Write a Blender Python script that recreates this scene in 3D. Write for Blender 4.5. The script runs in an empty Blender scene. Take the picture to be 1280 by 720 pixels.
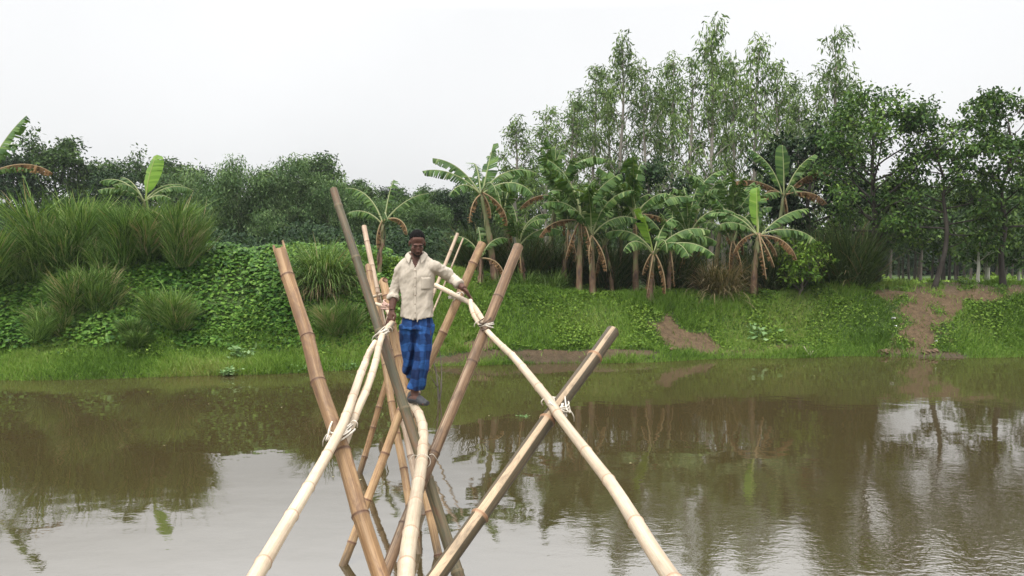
import bpy, math, random
import numpy as np
from mathutils import Vector
from mathutils.bvhtree import BVHTree

R = np.random.default_rng(7)
random.seed(7)
scene = bpy.context.scene
COL = scene.collection
R_ = math.radians

# ------------------------------------------------------------------ camera
CAM_H = 2.9
PITCH = math.atan(0.06)
FPX = 1000.0
cam_d = bpy.data.cameras.new('camera')
cam = bpy.data.objects.new('camera', cam_d)
COL.objects.link(cam)
cam.location = (0, 0, CAM_H)
cam.rotation_euler = (math.pi / 2 - PITCH, 0, 0)
cam_d.sensor_width = 36.0
cam_d.lens = 36.0 * FPX / 1280.0
cam_d.clip_start = 0.05
cam_d.clip_end = 3000
scene.camera = cam


def at(px, py, d):
    """world point seen at a pixel of the 1280x720 photo, at forward distance d"""
    a, b = (px - 640) / FPX, (360 - py) / FPX
    ry = math.cos(PITCH) + b * math.sin(PITCH)
    rz = -math.sin(PITCH) + b * math.cos(PITCH)
    s = d / ry
    return np.array((a * s, d, CAM_H + rz * s))


def xat(px, d):
    return (px - 640) / FPX * d


# ------------------------------------------------------------------ object helpers
def tag(o, label=None, cat=None, group=None, kind=None):
    if label: o['label'] = label
    if cat: o['category'] = cat
    if group: o['group'] = group
    if kind: o['kind'] = kind
    return o


def empty(name, loc=(0, 0, 0), rz=0.0):
    o = bpy.data.objects.new(name, None)
    COL.objects.link(o)
    o.empty_display_size = 0.2
    o.location = Vector([float(v) for v in loc])
    o.rotation_euler = (0, 0, rz)
    return o


def mesh_from(name, V, faces, attrs=None, uv=None, smooth=False):
    """faces: list of int arrays (n,k)"""
    me = bpy.data.meshes.new(name)
    V = np.asarray(V, dtype=np.float32).reshape(-1, 3)
    faces = [np.asarray(f, dtype=np.int32) for f in faces if len(f)]
    nl = sum(f.size for f in faces)
    nf = sum(len(f) for f in faces)
    me.vertices.add(len(V))
    me.vertices.foreach_set('co', V.ravel())
    me.loops.add(nl)
    loops = np.concatenate([f.ravel() for f in faces])
    me.loops.foreach_set('vertex_index', loops)
    me.polygons.add(nf)
    tot = np.concatenate([np.full(len(f), f.shape[1], np.int32) for f in faces])
    st = np.concatenate(([0], np.cumsum(tot)[:-1])).astype(np.int32)
    me.polygons.foreach_set('loop_start', st)
    me.polygons.foreach_set('loop_total', tot)
    if smooth:
        me.polygons.foreach_set('use_smooth', np.ones(nf, dtype=bool))
    me.update(calc_edges=True)
    me.validate()
    for k, a in (attrs or {}).items():
        at_ = me.attributes.new(k, 'FLOAT', 'POINT')
        at_.data.foreach_set('value', np.asarray(a, dtype=np.float32))
    if uv is not None:
        l = me.uv_layers.new(name='UVMap')
        li = np.zeros(len(me.loops), dtype=np.int32)
        me.loops.foreach_get('vertex_index', li)
        l.data.foreach_set('uv', np.asarray(uv, dtype=np.float32)[li].ravel())
    return me


def link(name, me, mat, parent=None):
    o = bpy.data.objects.new(name, me)
    COL.objects.link(o)
    if mat is not None and len(me.materials) == 0:
        for m in (mat if isinstance(mat, (list, tuple)) else [mat]):
            me.materials.append(m)
    if parent is not None:
        o.parent = parent
    return o


class MB:
    """collects geometry (verts, faces, a tint value and uv per vertex)"""
    def __init__(self):
        self.V, self.F, self.T, self.U, self.n = [], {}, [], [], 0

    def add(self, V, faces, tint=0.5, uv=None):
        V = np.asarray(V, float).reshape(-1, 3)
        for f in faces:
            f = np.asarray(f, int)
            if len(f):
                self.F.setdefault(f.shape[1], []).append(f + self.n)
        self.V.append(V)
        self.T.append(np.broadcast_to(np.asarray(tint, float), (len(V),)))
        self.U.append(np.zeros((len(V), 2)) if uv is None else np.asarray(uv, float))
        self.n += len(V)

    def mesh(self, name, smooth=False, offset=None, attr='tint'):
        V = np.concatenate(self.V)
        if offset is not None:
            V = V - np.asarray(offset, float)
        return mesh_from(name, V, [np.concatenate(v) for v in self.F.values()],
                         {attr: np.concatenate(self.T)}, np.concatenate(self.U), smooth)

    def build(self, name, mat, parent=None, smooth=False, offset=None):
        return link(name, self.mesh(name, smooth, offset), mat, parent)


def nrm(a):
    a = np.asarray(a, float)
    return a / np.maximum(np.linalg.norm(a, axis=-1, keepdims=True), 1e-9)


def frames(P):
    P = np.asarray(P, float)
    T = np.zeros_like(P)
    T[1:-1] = P[2:] - P[:-2]
    T[0] = P[1] - P[0]
    T[-1] = P[-1] - P[-2]
    T = nrm(T)
    ref = np.array((0.0, 0.0, 1.0)) if abs(T[0][2]) < 0.9 else np.array((1.0, 0.0, 0.0))
    A = np.zeros_like(P)
    a = nrm(np.cross(T[0], ref))
    for i in range(len(P)):
        a = a - T[i] * np.dot(a, T[i])
        a = nrm(a)
        A[i] = a
    B = np.cross(T, A)
    return T, A, B


def tube(P, r, n=6, cap=True):
    """returns V, faces-list, uv(u, length)"""
    P = np.asarray(P, float)
    k = len(P)
    r = np.broadcast_to(np.asarray(r, float), (k,))
    T, A, B = frames(P)
    th = np.linspace(0, 2 * math.pi, n, endpoint=False)
    V = P[:, None] + r[:, None, None] * (np.cos(th)[None, :, None] * A[:, None] + np.sin(th)[None, :, None] * B[:, None])
    i = np.arange(k - 1)[:, None] * n
    j = np.arange(n)[None]
    j2 = (j + 1) % n
    Q = np.stack([i + j, i + j2, i + n + j2, i + n + j], -1).reshape(-1, 4)
    L = np.concatenate(([0], np.cumsum(np.linalg.norm(np.diff(P, axis=0), axis=1))))
    uv = np.stack([np.broadcast_to(th[None] / (2 * math.pi), (k, n)), np.broadcast_to(L[:, None], (k, n))], -1).reshape(-1, 2)
    V = V.reshape(-1, 3)
    F = [Q]
    if cap:
        F.append(np.array([list(range(n))[::-1], list(range((k - 1) * n, k * n))]))
    return V, F, uv


def spline(C, step=0.05):
    """Catmull-Rom through control points"""
    C = [np.asarray(c, float) for c in C]
    if len(C) == 2:
        k = max(2, int(np.linalg.norm(C[1] - C[0]) / step) + 1)
        t = np.linspace(0, 1, k)[:, None]
        return C[0] + (C[1] - C[0]) * t
    P = [2 * C[0] - C[1]] + C + [2 * C[-1] - C[-2]]
    out = []
    for i in range(1, len(P) - 2):
        p0, p1, p2, p3 = P[i - 1:i + 3]
        k = max(2, int(np.linalg.norm(p2 - p1) / step))
        for t in np.linspace(0, 1, k, endpoint=False):
            out.append(0.5 * (2 * p1 + (p2 - p0) * t + (2 * p0 - 5 * p1 + 4 * p2 - p3) * t * t + (3 * p1 - p0 - 3 * p2 + p3) * t ** 3))
    out.append(C[-1])
    return np.array(out)


def ribbons(pts, side, w):
    """pts (n,k,3), side (n,3) or (n,k,3), w (k,) or (n,k)"""
    n, k, _ = pts.shape
    if side.ndim == 2:
        side = np.broadcast_to(side[:, None], (n, k, 3))
    w = np.broadcast_to(w, (n, k))
    V = np.stack([pts - side * w[..., None] / 2, pts + side * w[..., None] / 2], 2).reshape(-1, 3)
    b = (np.arange(n)[:, None] * k + np.arange(k - 1)[None]) * 2
    Q = np.stack([b, b + 1, b + 3, b + 2], -1).reshape(-1, 4)
    return V, [Q]


def leaf_quads(P, D, N, L, W, fold=0.12):
    D = nrm(D)
    S = nrm(np.cross(D, N))
    N = np.cross(S, D)
    L = np.asarray(L, float)[:, None]
    W = np.asarray(W, float)[:, None]
    m = P + D * L * 0.42 - N * W * fold
    V = np.stack([P, m + S * W / 2, P + D * L - N * L * 0.08, m - S * W / 2], 1).reshape(-1, 3)
    Q = np.arange(len(P) * 4).reshape(-1, 4)
    return V, [Q]


# ------------------------------------------------------------------ materials
def new_mat(name):
    m = bpy.data.materials.new(name)
    m.use_nodes = True
    nt = m.node_tree
    for n in list(nt.nodes):
        nt.nodes.remove(n)
    out = nt.nodes.new('ShaderNodeOutputMaterial')
    b = nt.nodes.new('ShaderNodeBsdfPrincipled')
    nt.links.new(b.outputs[0], out.inputs[0])
    return m, nt, b, out


def N(nt, typ, **kw):
    n = nt.nodes.new(typ)
    for k, v in kw.items():
        if k.startswith('i_'):
            n.inputs[k[2:].replace('_', ' ')].default_value = v
        else:
            setattr(n, k, v)
    return n


def ramp(nt, stops, interp='LINEAR'):
    r = nt.nodes.new('ShaderNodeValToRGB')
    r.color_ramp.interpolation = interp
    e = r.color_ramp.elements
    while len(e) > 1:
        e.remove(e[-1])
    e[0].position, e[0].color = stops[0][0], tuple(stops[0][1]) + (1,)
    for p, c in stops[1:]:
        x = e.new(p)
        x.color = tuple(c) + (1,)
    return r


def g3(v):
    return (v, v, v)


def mixc(nt, a, b, fac, blend='MIX'):
    m = nt.nodes.new('ShaderNodeMix')
    m.data_type = 'RGBA'
    m.blend_type = blend
    for sock, v in ((m.inputs[0], fac), (m.inputs[6], a), (m.inputs[7], b)):
        if isinstance(v, bpy.types.NodeSocket):
            nt.links.new(v, sock)
        elif isinstance(v, (tuple, list)):
            sock.default_value = tuple(v) + ((1,) if len(v) == 3 else ())
        else:
            sock.default_value = v
    return m.outputs[2]


def math_n(nt, op, a, b=None, clamp=False):
    m = nt.nodes.new('ShaderNodeMath')
    m.operation = op
    m.use_clamp = clamp
    for i, v in enumerate((a, b)):
        if v is None: continue
        if isinstance(v, bpy.types.NodeSocket):
            nt.links.new(v, m.inputs[i])
        else:
            m.inputs[i].default_value = v
    return m.outputs[0]


def noise(nt, vec, scale, detail=4, rough=0.55, dist=0.0):
    n = nt.nodes.new('ShaderNodeTexNoise')
    n.inputs['Scale'].default_value = scale
    n.inputs['Detail'].default_value = detail
    n.inputs['Roughness'].default_value = rough
    n.inputs['Distortion'].default_value = dist
    if vec is not None:
        nt.links.new(vec, n.inputs['Vector'])
    return n.outputs['Fac']


def bump(nt, b, h, strength, dist):
    n = nt.nodes.new('ShaderNodeBump')
    n.inputs['Strength'].default_value = strength
    n.inputs['Distance'].default_value = dist
    nt.links.new(h, n.inputs['Height'])
    nt.links.new(n.outputs[0], b.inputs['Normal'])
    return n


def attr(nt, name='tint'):
    a = nt.nodes.new('ShaderNodeAttribute')
    a.attribute_name = name
    return a.outputs['Fac']


def leaf_mat(name, cols, trans=0.3, rough=0.5, objvar=0.25, spec=0.35):
    m, nt, b, out = new_mat(name)
    st = [(i / (len(cols) - 1), c) for i, c in enumerate(cols)]
    r = ramp(nt, st)
    nt.links.new(attr(nt), r.inputs[0])
    oi = nt.nodes.new('ShaderNodeObjectInfo')
    hs = nt.nodes.new('ShaderNodeHueSaturation')
    v = math_n(nt, 'MULTIPLY_ADD', oi.outputs['Random'], objvar)
    v.node.inputs[2].default_value = 1 - objvar / 2
    nt.links.new(v, hs.inputs['Value'])
    nt.links.new(r.outputs[0], hs.inputs['Color'])
    nt.links.new(hs.outputs[0], b.inputs['Base Color'])
    b.inputs['Roughness'].default_value = rough
    b.inputs['Specular IOR Level'].default_value = spec * .4
    t = nt.nodes.new('ShaderNodeBsdfTranslucent')
    tc = mixc(nt, hs.outputs[0], (1.0, 1.0, 0.35), 1.0, 'MULTIPLY')
    nt.links.new(tc, t.inputs[0])
    mx = nt.nodes.new('ShaderNodeMixShader')
    mx.inputs[0].default_value = trans
    nt.links.new(b.outputs[0], mx.inputs[1])
    nt.links.new(t.outputs[0], mx.inputs[2])
    nt.links.new(mx.outputs[0], out.inputs[0])
    return m


def bark_mat(name, c1, c2, scale=6.0):
    m, nt, b, out = new_mat(name)
    tc = nt.nodes.new('ShaderNodeTexCoord')
    mp = nt.nodes.new('ShaderNodeMapping')
    mp.inputs['Scale'].default_value = (1, 1, 0.25)
    nt.links.new(tc.outputs['Object'], mp.inputs[0])
    f = noise(nt, mp.outputs[0], scale, 6, 0.65)
    r = ramp(nt, [(0.35, c1), (0.65, c2)])
    nt.links.new(f, r.inputs[0])
    nt.links.new(r.outputs[0], b.inputs['Base Color'])
    b.inputs['Roughness'].default_value = 0.85
    f2 = noise(nt, mp.outputs[0], scale * 4, 4, 0.6)
    bump(nt, b, f2, 0.6, 0.02)
    return m


def bamboo_mat(name, c_main, c_alt, c_node, c_stain, stain=0.4, strip=None, rough=0.5):
    """long streaks along the culm, stains, dark node rings; strip adds peeled pale strips"""
    m, nt, b, out = new_mat(name)
    uv = nt.nodes.new('ShaderNodeUVMap')
    oi = nt.nodes.new('ShaderNodeObjectInfo')
    def mapped(su, sv):
        mp = nt.nodes.new('ShaderNodeMapping')
        mp.inputs['Scale'].default_value = (su, sv, 1)
        nt.links.new(uv.outputs[0], mp.inputs[0])
        c = nt.nodes.new('ShaderNodeCombineXYZ')
        nt.links.new(math_n(nt, 'MULTIPLY', oi.outputs['Random'], 37.0), c.inputs[2])
        ad = nt.nodes.new('ShaderNodeVectorMath'); ad.operation = 'ADD'
        nt.links.new(mp.outputs[0], ad.inputs[0]); nt.links.new(c.outputs[0], ad.inputs[1])
        return ad.outputs[0]
    streak = noise(nt, mapped(6, 0.8), 2.2, 6, 0.68)
    r1 = ramp(nt, [(0.42, c_main), (0.60, c_alt)])
    nt.links.new(streak, r1.inputs[0])
    col = r1.outputs[0]
    if strip is not None:
        s = noise(nt, mapped(6.0, 0.12), 1.6, 2, 0.4)
        rs = ramp(nt, [(0.54, g3(0)), (0.57, g3(1))])
        nt.links.new(s, rs.inputs[0])
        col = mixc(nt, col, strip, rs.outputs[0])
    blot = noise(nt, mapped(2.2, 2.6), 2.0, 6, 0.7, 0.6)
    r2 = ramp(nt, [(0.47, g3(0)), (0.66, g3(stain))])
    nt.links.new(blot, r2.inputs[0])
    col = mixc(nt, col, c_stain, r2.outputs[0])
    speck = noise(nt, mapped(9, 16), 3.0, 4, 0.7)
    r3 = ramp(nt, [(0.60, g3(0)), (0.72, g3(stain * 0.8))])
    nt.links.new(speck, r3.inputs[0])
    col = mixc(nt, col, c_stain, r3.outputs[0])
    inter = noise(nt, mapped(0.4, 0.9), 1.3, 2, 0.5)
    r4 = ramp(nt, [(0.35, g3(0.72)), (0.65, g3(1.12))])
    nt.links.new(inter, r4.inputs[0])
    col = mixc(nt, col, r4.outputs[0], 1.0, 'MULTIPLY')
    fib = noise(nt, mapped(40, 0.8), 2.0, 2, 0.5)
    r5 = ramp(nt, [(0.35, g3(0.80)), (0.6, g3(1.05))])
    nt.links.new(fib, r5.inputs[0])
    col = mixc(nt, col, r5.outputs[0], 0.8, 'MULTIPLY')
    gp = nt.nodes.new('ShaderNodeNewGeometry')
    sz = nt.nodes.new('ShaderNodeSeparateXYZ'); nt.links.new(gp.outputs['Position'], sz.inputs[0])
    wl = nt.nodes.new('ShaderNodeMapRange')
    wl.inputs[1].default_value = .03; wl.inputs[2].default_value = .32; wl.inputs[3].default_value = .75; wl.inputs[4].default_value = 0
    nt.links.new(math_n(nt, 'ADD', sz.outputs[2], math_n(nt, 'MULTIPLY', math_n(nt, 'SUBTRACT', streak, .5), .35)), wl.inputs[0])
    col = mixc(nt, col, (.045, .036, .022), wl.outputs[0])
    a = attr(nt)
    col = mixc(nt, col, c_node, math_n(nt, 'MULTIPLY', a, 0.8))
    nt.links.new(col, b.inputs['Base Color'])
    b.inputs['Roughness'].default_value = rough
    b.inputs['Specular IOR Level'].default_value = 0.35
    bump(nt, b, math_n(nt, 'ADD', streak, speck), 0.35, 0.004)
    return m


def plain_mat(name, c, rough=0.7, var=0.15, scale=20, bmp=0.2, spec=0.3, bd=0.005):
    m, nt, b, out = new_mat(name)
    tc = nt.nodes.new('ShaderNodeTexCoord')
    f = noise(nt, tc.outputs['Object'], scale, 5, 0.6)
    lo = tuple(x * (1 - var) for x in c)
    hi = tuple(min(1, x * (1 + var)) for x in c)
    r = ramp(nt, [(0.3, lo), (0.7, hi)])
    nt.links.new(f, r.inputs[0])
    nt.links.new(r.outputs[0], b.inputs['Base Color'])
    b.inputs['Roughness'].default_value = rough
    b.inputs['Specular IOR Level'].default_value = spec
    if bmp:
        bump(nt, b, f, bmp, bd)
    return m


# ------------------------------------------------------------------ world, sun, view
SUN_EL, SUN_AZ = R_(62), R_(205)     # high, behind the camera's left shoulder, behind thick cloud
w = bpy.data.worlds.new('World')
scene.world = w
w.use_nodes = True
nt = w.node_tree
for n in list(nt.nodes): nt.nodes.remove(n)
wo = nt.nodes.new('ShaderNodeOutputWorld')
sky = nt.nodes.new('ShaderNodeTexSky')
sky.sky_type = 'NISHITA'
sky.sun_disc = False
sky.sun_elevation = SUN_EL
sky.sun_rotation = SUN_AZ
sky.dust_density = 6.0
sky.air_density = 1.0
hs = nt.nodes.new('ShaderNodeHueSaturation')
hs.inputs['Saturation'].default_value = 0.12
nt.links.new(sky.outputs[0], hs.inputs['Color'])
bg1 = nt.nodes.new('ShaderNodeBackground')
bg1.inputs[1].default_value = 0.05
nt.links.new(hs.outputs[0], bg1.inputs[0])
geo = nt.nodes.new('ShaderNodeTexCoord')
sep = nt.nodes.new('ShaderNodeSeparateXYZ')
nt.links.new(geo.outputs['Generated'], sep.inputs[0])
wr = ramp(nt, [(0.0, (0.58, 0.585, 0.59)), (0.14, (0.60, 0.605, 0.61)), (0.27, (0.63, 0.635, 0.64)), (0.38, (1.3, 1.3, 1.3)), (1.0, (1.80, 1.79, 1.77))])
nt.links.new(sep.outputs[2], wr.inputs[0])
cn = noise(nt, geo.outputs['Generated'], 2.5, 4, 0.5)
rr = ramp(nt, [(0.3, g3(0.95)), (0.7, g3(1.04))])
nt.links.new(cn, rr.inputs[0])
wc = mixc(nt, wr.outputs[0], rr.outputs[0], 1.0, 'MULTIPLY')
bg2 = nt.nodes.new('ShaderNodeBackground')
bg2.inputs[1].default_value = 1.0
nt.links.new(wc, bg2.inputs[0])
add = nt.nodes.new('ShaderNodeAddShader')
nt.links.new(bg1.outputs[0], add.inputs[0])
nt.links.new(bg2.outputs[0], add.inputs[1])
nt.links.new(add.outputs[0], wo.inputs[0])

sl = bpy.data.lights.new('sun', 'SUN')
sl.energy = 1.5
sl.angle = R_(15)
sl.color = (1.0, 0.96, 0.90)
so = bpy.data.objects.new('sun', sl)
COL.objects.link(so)
# direction towards the sun
sd = Vector((math.sin(SUN_AZ) * math.cos(SUN_EL), math.cos(SUN_AZ) * math.cos(SUN_EL), math.sin(SUN_EL)))
so.rotation_euler = sd.to_track_quat('Z', 'Y').to_euler()
so.location = (0, 0, 30)

vs = scene.view_settings
vs.view_transform = 'Standard'
vs.look = 'None'
vs.exposure = 0.35
vs.gamma = 1.0
vs.use_curve_mapping = False
cy = scene.cycles
cy.max_bounces = 6
cy.diffuse_bounces = 2
cy.glossy_bounces = 3
cy.transmission_bounces = 4
cy.caustics_reflective = False
cy.caustics_refractive = False
cy.use_adaptive_sampling = True
cy.adaptive_threshold = 0.015
cy.use_denoising = True
try:
    cy.denoiser = 'OPENIMAGEDENOISE'
except Exception:
    pass

# ------------------------------------------------------------------ terrain
def sines(x, y, seed, f, amp):
    rg = np.random.default_rng(seed)
    z = 0
    for k in range(6):
        a = rg.uniform(0, 2 * math.pi)
        ff = f * rg.uniform(0.6, 1.8)
        z = z + np.sin((x * math.cos(a) + y * math.sin(a)) * ff + rg.uniform(0, 6.28))
    return z * amp / 3.0


XK = [-60, -14, -10, -5.8, -3.4, -1.5, 0, 2.2, 4.2, 6, 8, 9.2, 10.4, 12.8, 16, 60]
EK = [15, 16.2, 16.5, 17.2, 17.9, 18.4, 18.7, 18.9, 19.25, 19.5, 19.95, 19.85, 19.7, 19.7, 19.6, 19]        # water's edge
WK = [4.2, 4.0, 3.8, 3.3, 2.8, 2.7, 2.6, 2.5, 2.4, 2.3, 2.2, 2.2, 2.1, 2.1, 2.2, 2.4]                     # edge -> crest
ZK = [2.7, 2.65, 2.6, 2.55, 2.4, 2.05, 1.65, 1.42, 1.38, 1.4, 1.42, 1.55, 1.6, 1.62, 1.62, 1.6]              # crest height
SK = [1.3, 1.3, 1.2, 1.0, 0.75, 0.25, 0.15, 0.2, 0.35, 0.45, 0.4, 0.3, 0.25, 0.35, 0.4, 0.5]               # flat grassy shelf
HK = [0.35, 0.35, 0.35, 0.32, 0.28, 0.3, 0.28, 0.26, 0.16, 0.14, 0.12, 0.1, 0.1, 0.12, 0.15, 0.2]


def path_mask(x, y):
    """trodden earth path down the bank on the right, and the track along its crest"""
    cx = np.interp(y, [19.4, 20.0, 20.8, 21.7, 24, 40], [10.05, 10.12, 10.75, 11.75, 13.0, 16])
    hw = np.interp(y, [19.4, 20.0, 20.8, 21.6, 23, 40], [1.35, .95, 0.68, 1.45, 1.3, 1.2])
    jj = sines(x, y, 71, 2.6, .22) + sines(x, y, 72, 7.0, .12)
    m = 1 - np.clip((np.abs(x - cx) / hw + jj - 0.62) / 0.6, 0, 1)
    track = (1 - np.clip((np.abs(y - 22.05) / 0.7 + sines(x, y, 74, 3.0, .25) - 0.6) / 0.6, 0, 1)) * np.clip((x - 9.2) / 0.8, 0, 1)
    return np.clip(np.maximum(m * (y > 18.5), track), 0, 1)


def dirt_mask(x, y):
    e = np.interp(x, XK, EK)
    m = path_mask(x, y)
    # worn patch of bare slope
    j = sines(x, y, 5, 3.0, 0.25)
    p = 1 - np.clip((np.hypot((x - 4.45) / .92, (y - 20.1 - 0.10 * (x - 4.35)) / 0.55) + j * 1.0 + sines(x, y, 73, 9.0, .15) - 0.75) / 0.5, 0, 1)
    m = np.maximum(m * (0.75 + 0.35 * np.sin(x * 5.1 + y * 3.3) * np.sin(y * 6.7 - x * 2.1)), p)
    # cut strip of mud along the edge
    s = y - e
    st = (1 - np.clip((np.abs(s - 0.10) / 0.15 + j * 1.2 - 0.6) / 0.5, 0, 1)) * np.clip((x + 2.4) / 1, 0, 1) * np.clip((3.9 - x) / 0.8, 0, 1)
    st = np.maximum(st, (1 - np.clip((np.hypot((s - 0.42) / 0.26, (x + .75) / .9) + j * 2 - 0.7) / 0.4, 0, 1)))
    st = np.maximum(st, 0.55 * (1 - np.clip((np.abs(s - 0.42) / 0.2 + j * 1.5 - 0.6) / 0.5, 0, 1)) * np.clip((x - 4) / .5, 0, 1) * np.clip((8.3 - x) / .8, 0, 1))
    return np.clip(np.maximum(m, st), 0, 1)


def ground(x, y):
    x = np.asarray(x, float); y = np.asarray(y, float)
    e = np.interp(x, XK, EK) + sines(x, x * 0, 11, 2.2, 0.10)
    wd = np.interp(x, XK, WK); zc = np.interp(x, XK, ZK)
    sw = np.interp(x, XK, SK); sh = np.interp(x, XK, HK)
    s = y - e
    z = np.where(s < 0, np.maximum(s * 0.45, -1.6), 0)
    z = np.where((s >= 0) & (s < sw), sh * np.clip(s / sw, 0, 1) ** 0.7, z)
    t = np.clip((s - sw) / (wd - sw), 0, 1)
    z = np.where(s >= sw, sh + (zc - sh) * (0.55 * t + 0.45 * t * t * (3 - 2 * t)), z)
    far = np.clip((s - wd) / 25, 0, 1)
    z = z + np.where(s > wd, far * (1.7 - zc) * 0.6, 0)
    dip = np.clip((y - 23.6) / 7.0, 0, 1); dip = dip * dip * (3 - 2 * dip)
    z = z + np.where(s > wd, -dip * np.clip((x - 4) / 5, 0, 1) * 1.35, 0)
    amp = np.clip(s / 1.0, 0, 1)
    z = z + amp * (sines(x, y, 3, 1.6, 0.05) + sines(x, y, 4, 5.0, 0.025))
    z = z - path_mask(x, y) * np.clip(s / 1.5, 0, 1) * np.clip((23 - y) / 2, 0, 1) * 0.13
    # near bank, behind the photographer
    nb = np.clip((-7 - y) / 4, 0, 1)
    z = np.where(y < 0, np.where(y < -7, -1.6 + nb * nb * (3 - 2 * nb) * 3.0, -1.6), z)
    return z


def axis(parts):
    out = []
    for a, b, s in parts:
        out.append(np.arange(a, b, s))
    out.append([parts[-1][1]])
    return np.concatenate(out)


gx = axis([(-900, -100, 100), (-100, -30, 7), (-30, -16, 0.8), (-16, 16, 0.12), (16, 30, 0.8), (30, 100, 7), (100, 900, 100)])
gy = axis([(-200, -20, 30), (-20, 14, 1.5), (14, 24, 0.1), (24, 40, 1.0), (40, 120, 8), (120, 1500, 120)])
GX, GY = np.meshgrid(gx, gy)
GZ = ground(GX, GY)
nx, ny = len(gx), len(gy)
idx = np.arange(nx * ny).reshape(ny, nx)
Q = np.stack([idx[:-1, :-1], idx[:-1, 1:], idx[1:, 1:], idx[1:, :-1]], -1).reshape(-1, 4)
E_ = np.interp(GX, XK, EK)
wet = np.clip(1 - (GY - E_) / 0.35, 0, 1) * (GY > 10)
m, nt, b, out = new_mat('bank_soil')
tc = nt.nodes.new('ShaderNodeTexCoord')
n1 = noise(nt, tc.outputs['Object'], 1.3, 6, 0.6)
n2 = noise(nt, tc.outputs['Object'], 9.0, 6, 0.65)
n3 = noise(nt, tc.outputs['Object'], 45.0, 4, 0.7)
rg = ramp(nt, [(0.3, (0.024, 0.042, 0.010)), (0.5, (0.055, 0.105, 0.020)), (0.72, (0.09, 0.13, 0.03))])
nt.links.new(n2, rg.inputs[0])
rd = ramp(nt, [(0.3, (0.042, 0.026, 0.013)), (0.5, (0.120, 0.078, 0.040)), (0.75, (0.215, 0.150, 0.086))])
nt.links.new(math_n(nt, 'ADD', math_n(nt, 'MULTIPLY', n2, 0.6), math_n(nt, 'MULTIPLY', n3, 0.4)), rd.inputs[0])
dm = math_n(nt, 'ADD', attr(nt, 'dirt'), math_n(nt, 'MULTIPLY', math_n(nt, 'SUBTRACT', n2, 0.5), 1.3))
rm = ramp(nt, [(0.36, g3(0)), (0.55, g3(1))])
nt.links.new(dm, rm.inputs[0])
c = mixc(nt, rg.outputs[0], rd.outputs[0], rm.outputs[0])
c = mixc(nt, c, (0.05, 0.04, 0.025), math_n(nt, 'MULTIPLY', attr(nt, 'wet'), 0.6))
nt.links.new(c, b.inputs['Base Color'])
b.inputs['Roughness'].default_value = 0.95
bump(nt, b, math_n(nt, 'ADD', n2, n3), 0.8, 0.06)
M_ground = m
me = mesh_from('ground', np.stack([GX, GY, GZ], -1), [Q], {'dirt': dirt_mask(GX, GY).ravel(), 'wet': wet.ravel()}, None, True)
tag(link('ground', me, M_ground), 'grassy river bank with a worn earth path', kind='structure')

# water
m, nt, b, out = new_mat('muddy_water')
tc = nt.nodes.new('ShaderNodeTexCoord')
def mapn(scale):
    mp = nt.nodes.new('ShaderNodeMapping')
    mp.inputs['Scale'].default_value = scale
    nt.links.new(tc.outputs['Object'], mp.inputs[0])
    return mp.outputs[0]
na = noise(nt, mapn((1.2, 1.6, 1)), 1.0, 2, 0.5)
nb_ = noise(nt, mapn((4.0, 7.0, 1)), 1.6, 3, 0.55)
nc = noise(nt, mapn((10.0, 15.0, 1)), 1.5, 2, 0.5)
sx = nt.nodes.new('ShaderNodeSeparateXYZ')
nt.links.new(tc.outputs['Object'], sx.inputs[0])
# a breeze roughens the right-hand side of the water
breeze = nt.nodes.new('ShaderNodeMapRange')
breeze.inputs[1].default_value = 0.0; breeze.inputs[2].default_value = 5.0
breeze.inputs[3].default_value = 0.10; breeze.inputs[4].default_value = 0.75
nt.links.new(math_n(nt, 'ADD', sx.outputs[0], math_n(nt, 'MULTIPLY', math_n(nt, 'SUBTRACT', noise(nt, mapn((.25, .35, 1)), 1.0, 3, .6), 0.5), 14.0)), breeze.inputs[0])
near = nt.nodes.new('ShaderNodeMapRange')
near.inputs[1].default_value = 6.5; near.inputs[2].default_value = 11.0
near.inputs[3].default_value = 1.0; near.inputs[4].default_value = 0.10
nt.links.new(sx.outputs[1], near.inputs[0])
hf = math_n(nt, 'MULTIPLY', math_n(nt, 'ADD', math_n(nt, 'MULTIPLY', nb_, 0.7), math_n(nt, 'MULTIPLY', nc, 0.35)), math_n(nt, 'MULTIPLY', breeze.outputs[0], near.outputs[0]))
h = math_n(nt, 'ADD', math_n(nt, 'MULTIPLY', na, 0.5), hf)
bump(nt, b, h, 0.16, 0.05)
cw = ramp(nt, [(0.3, (0.044, 0.033, 0.014)), (0.7, (0.054, 0.042, 0.019))])
nt.links.new(noise(nt, mapn((.15, .15, 1)), 1.0, 3, .5), cw.inputs[0])
nt.links.new(cw.outputs[0], b.inputs['Base Color'])
b.inputs['Roughness'].default_value = 0.015
b.inputs['IOR'].default_value = 2.9
M_water = m
wx = axis([(-900, -60, 210), (-60, 60, 10), (60, 900, 210)])
wy = axis([(-12, 26, 2)])
WX, WY = np.meshgrid(wx, wy)
idx = np.arange(WX.size).reshape(WX.shape)
Q = np.stack([idx[:-1, :-1], idx[:-1, 1:], idx[1:, 1:], idx[1:, :-1]], -1).reshape(-1, 4)
tag(link('river_water', mesh_from('river_water', np.stack([WX, WY, WX * 0], -1), [Q], None, None, True), M_water),
    'calm brown river water reflecting the bank and white sky', kind='structure')

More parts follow.
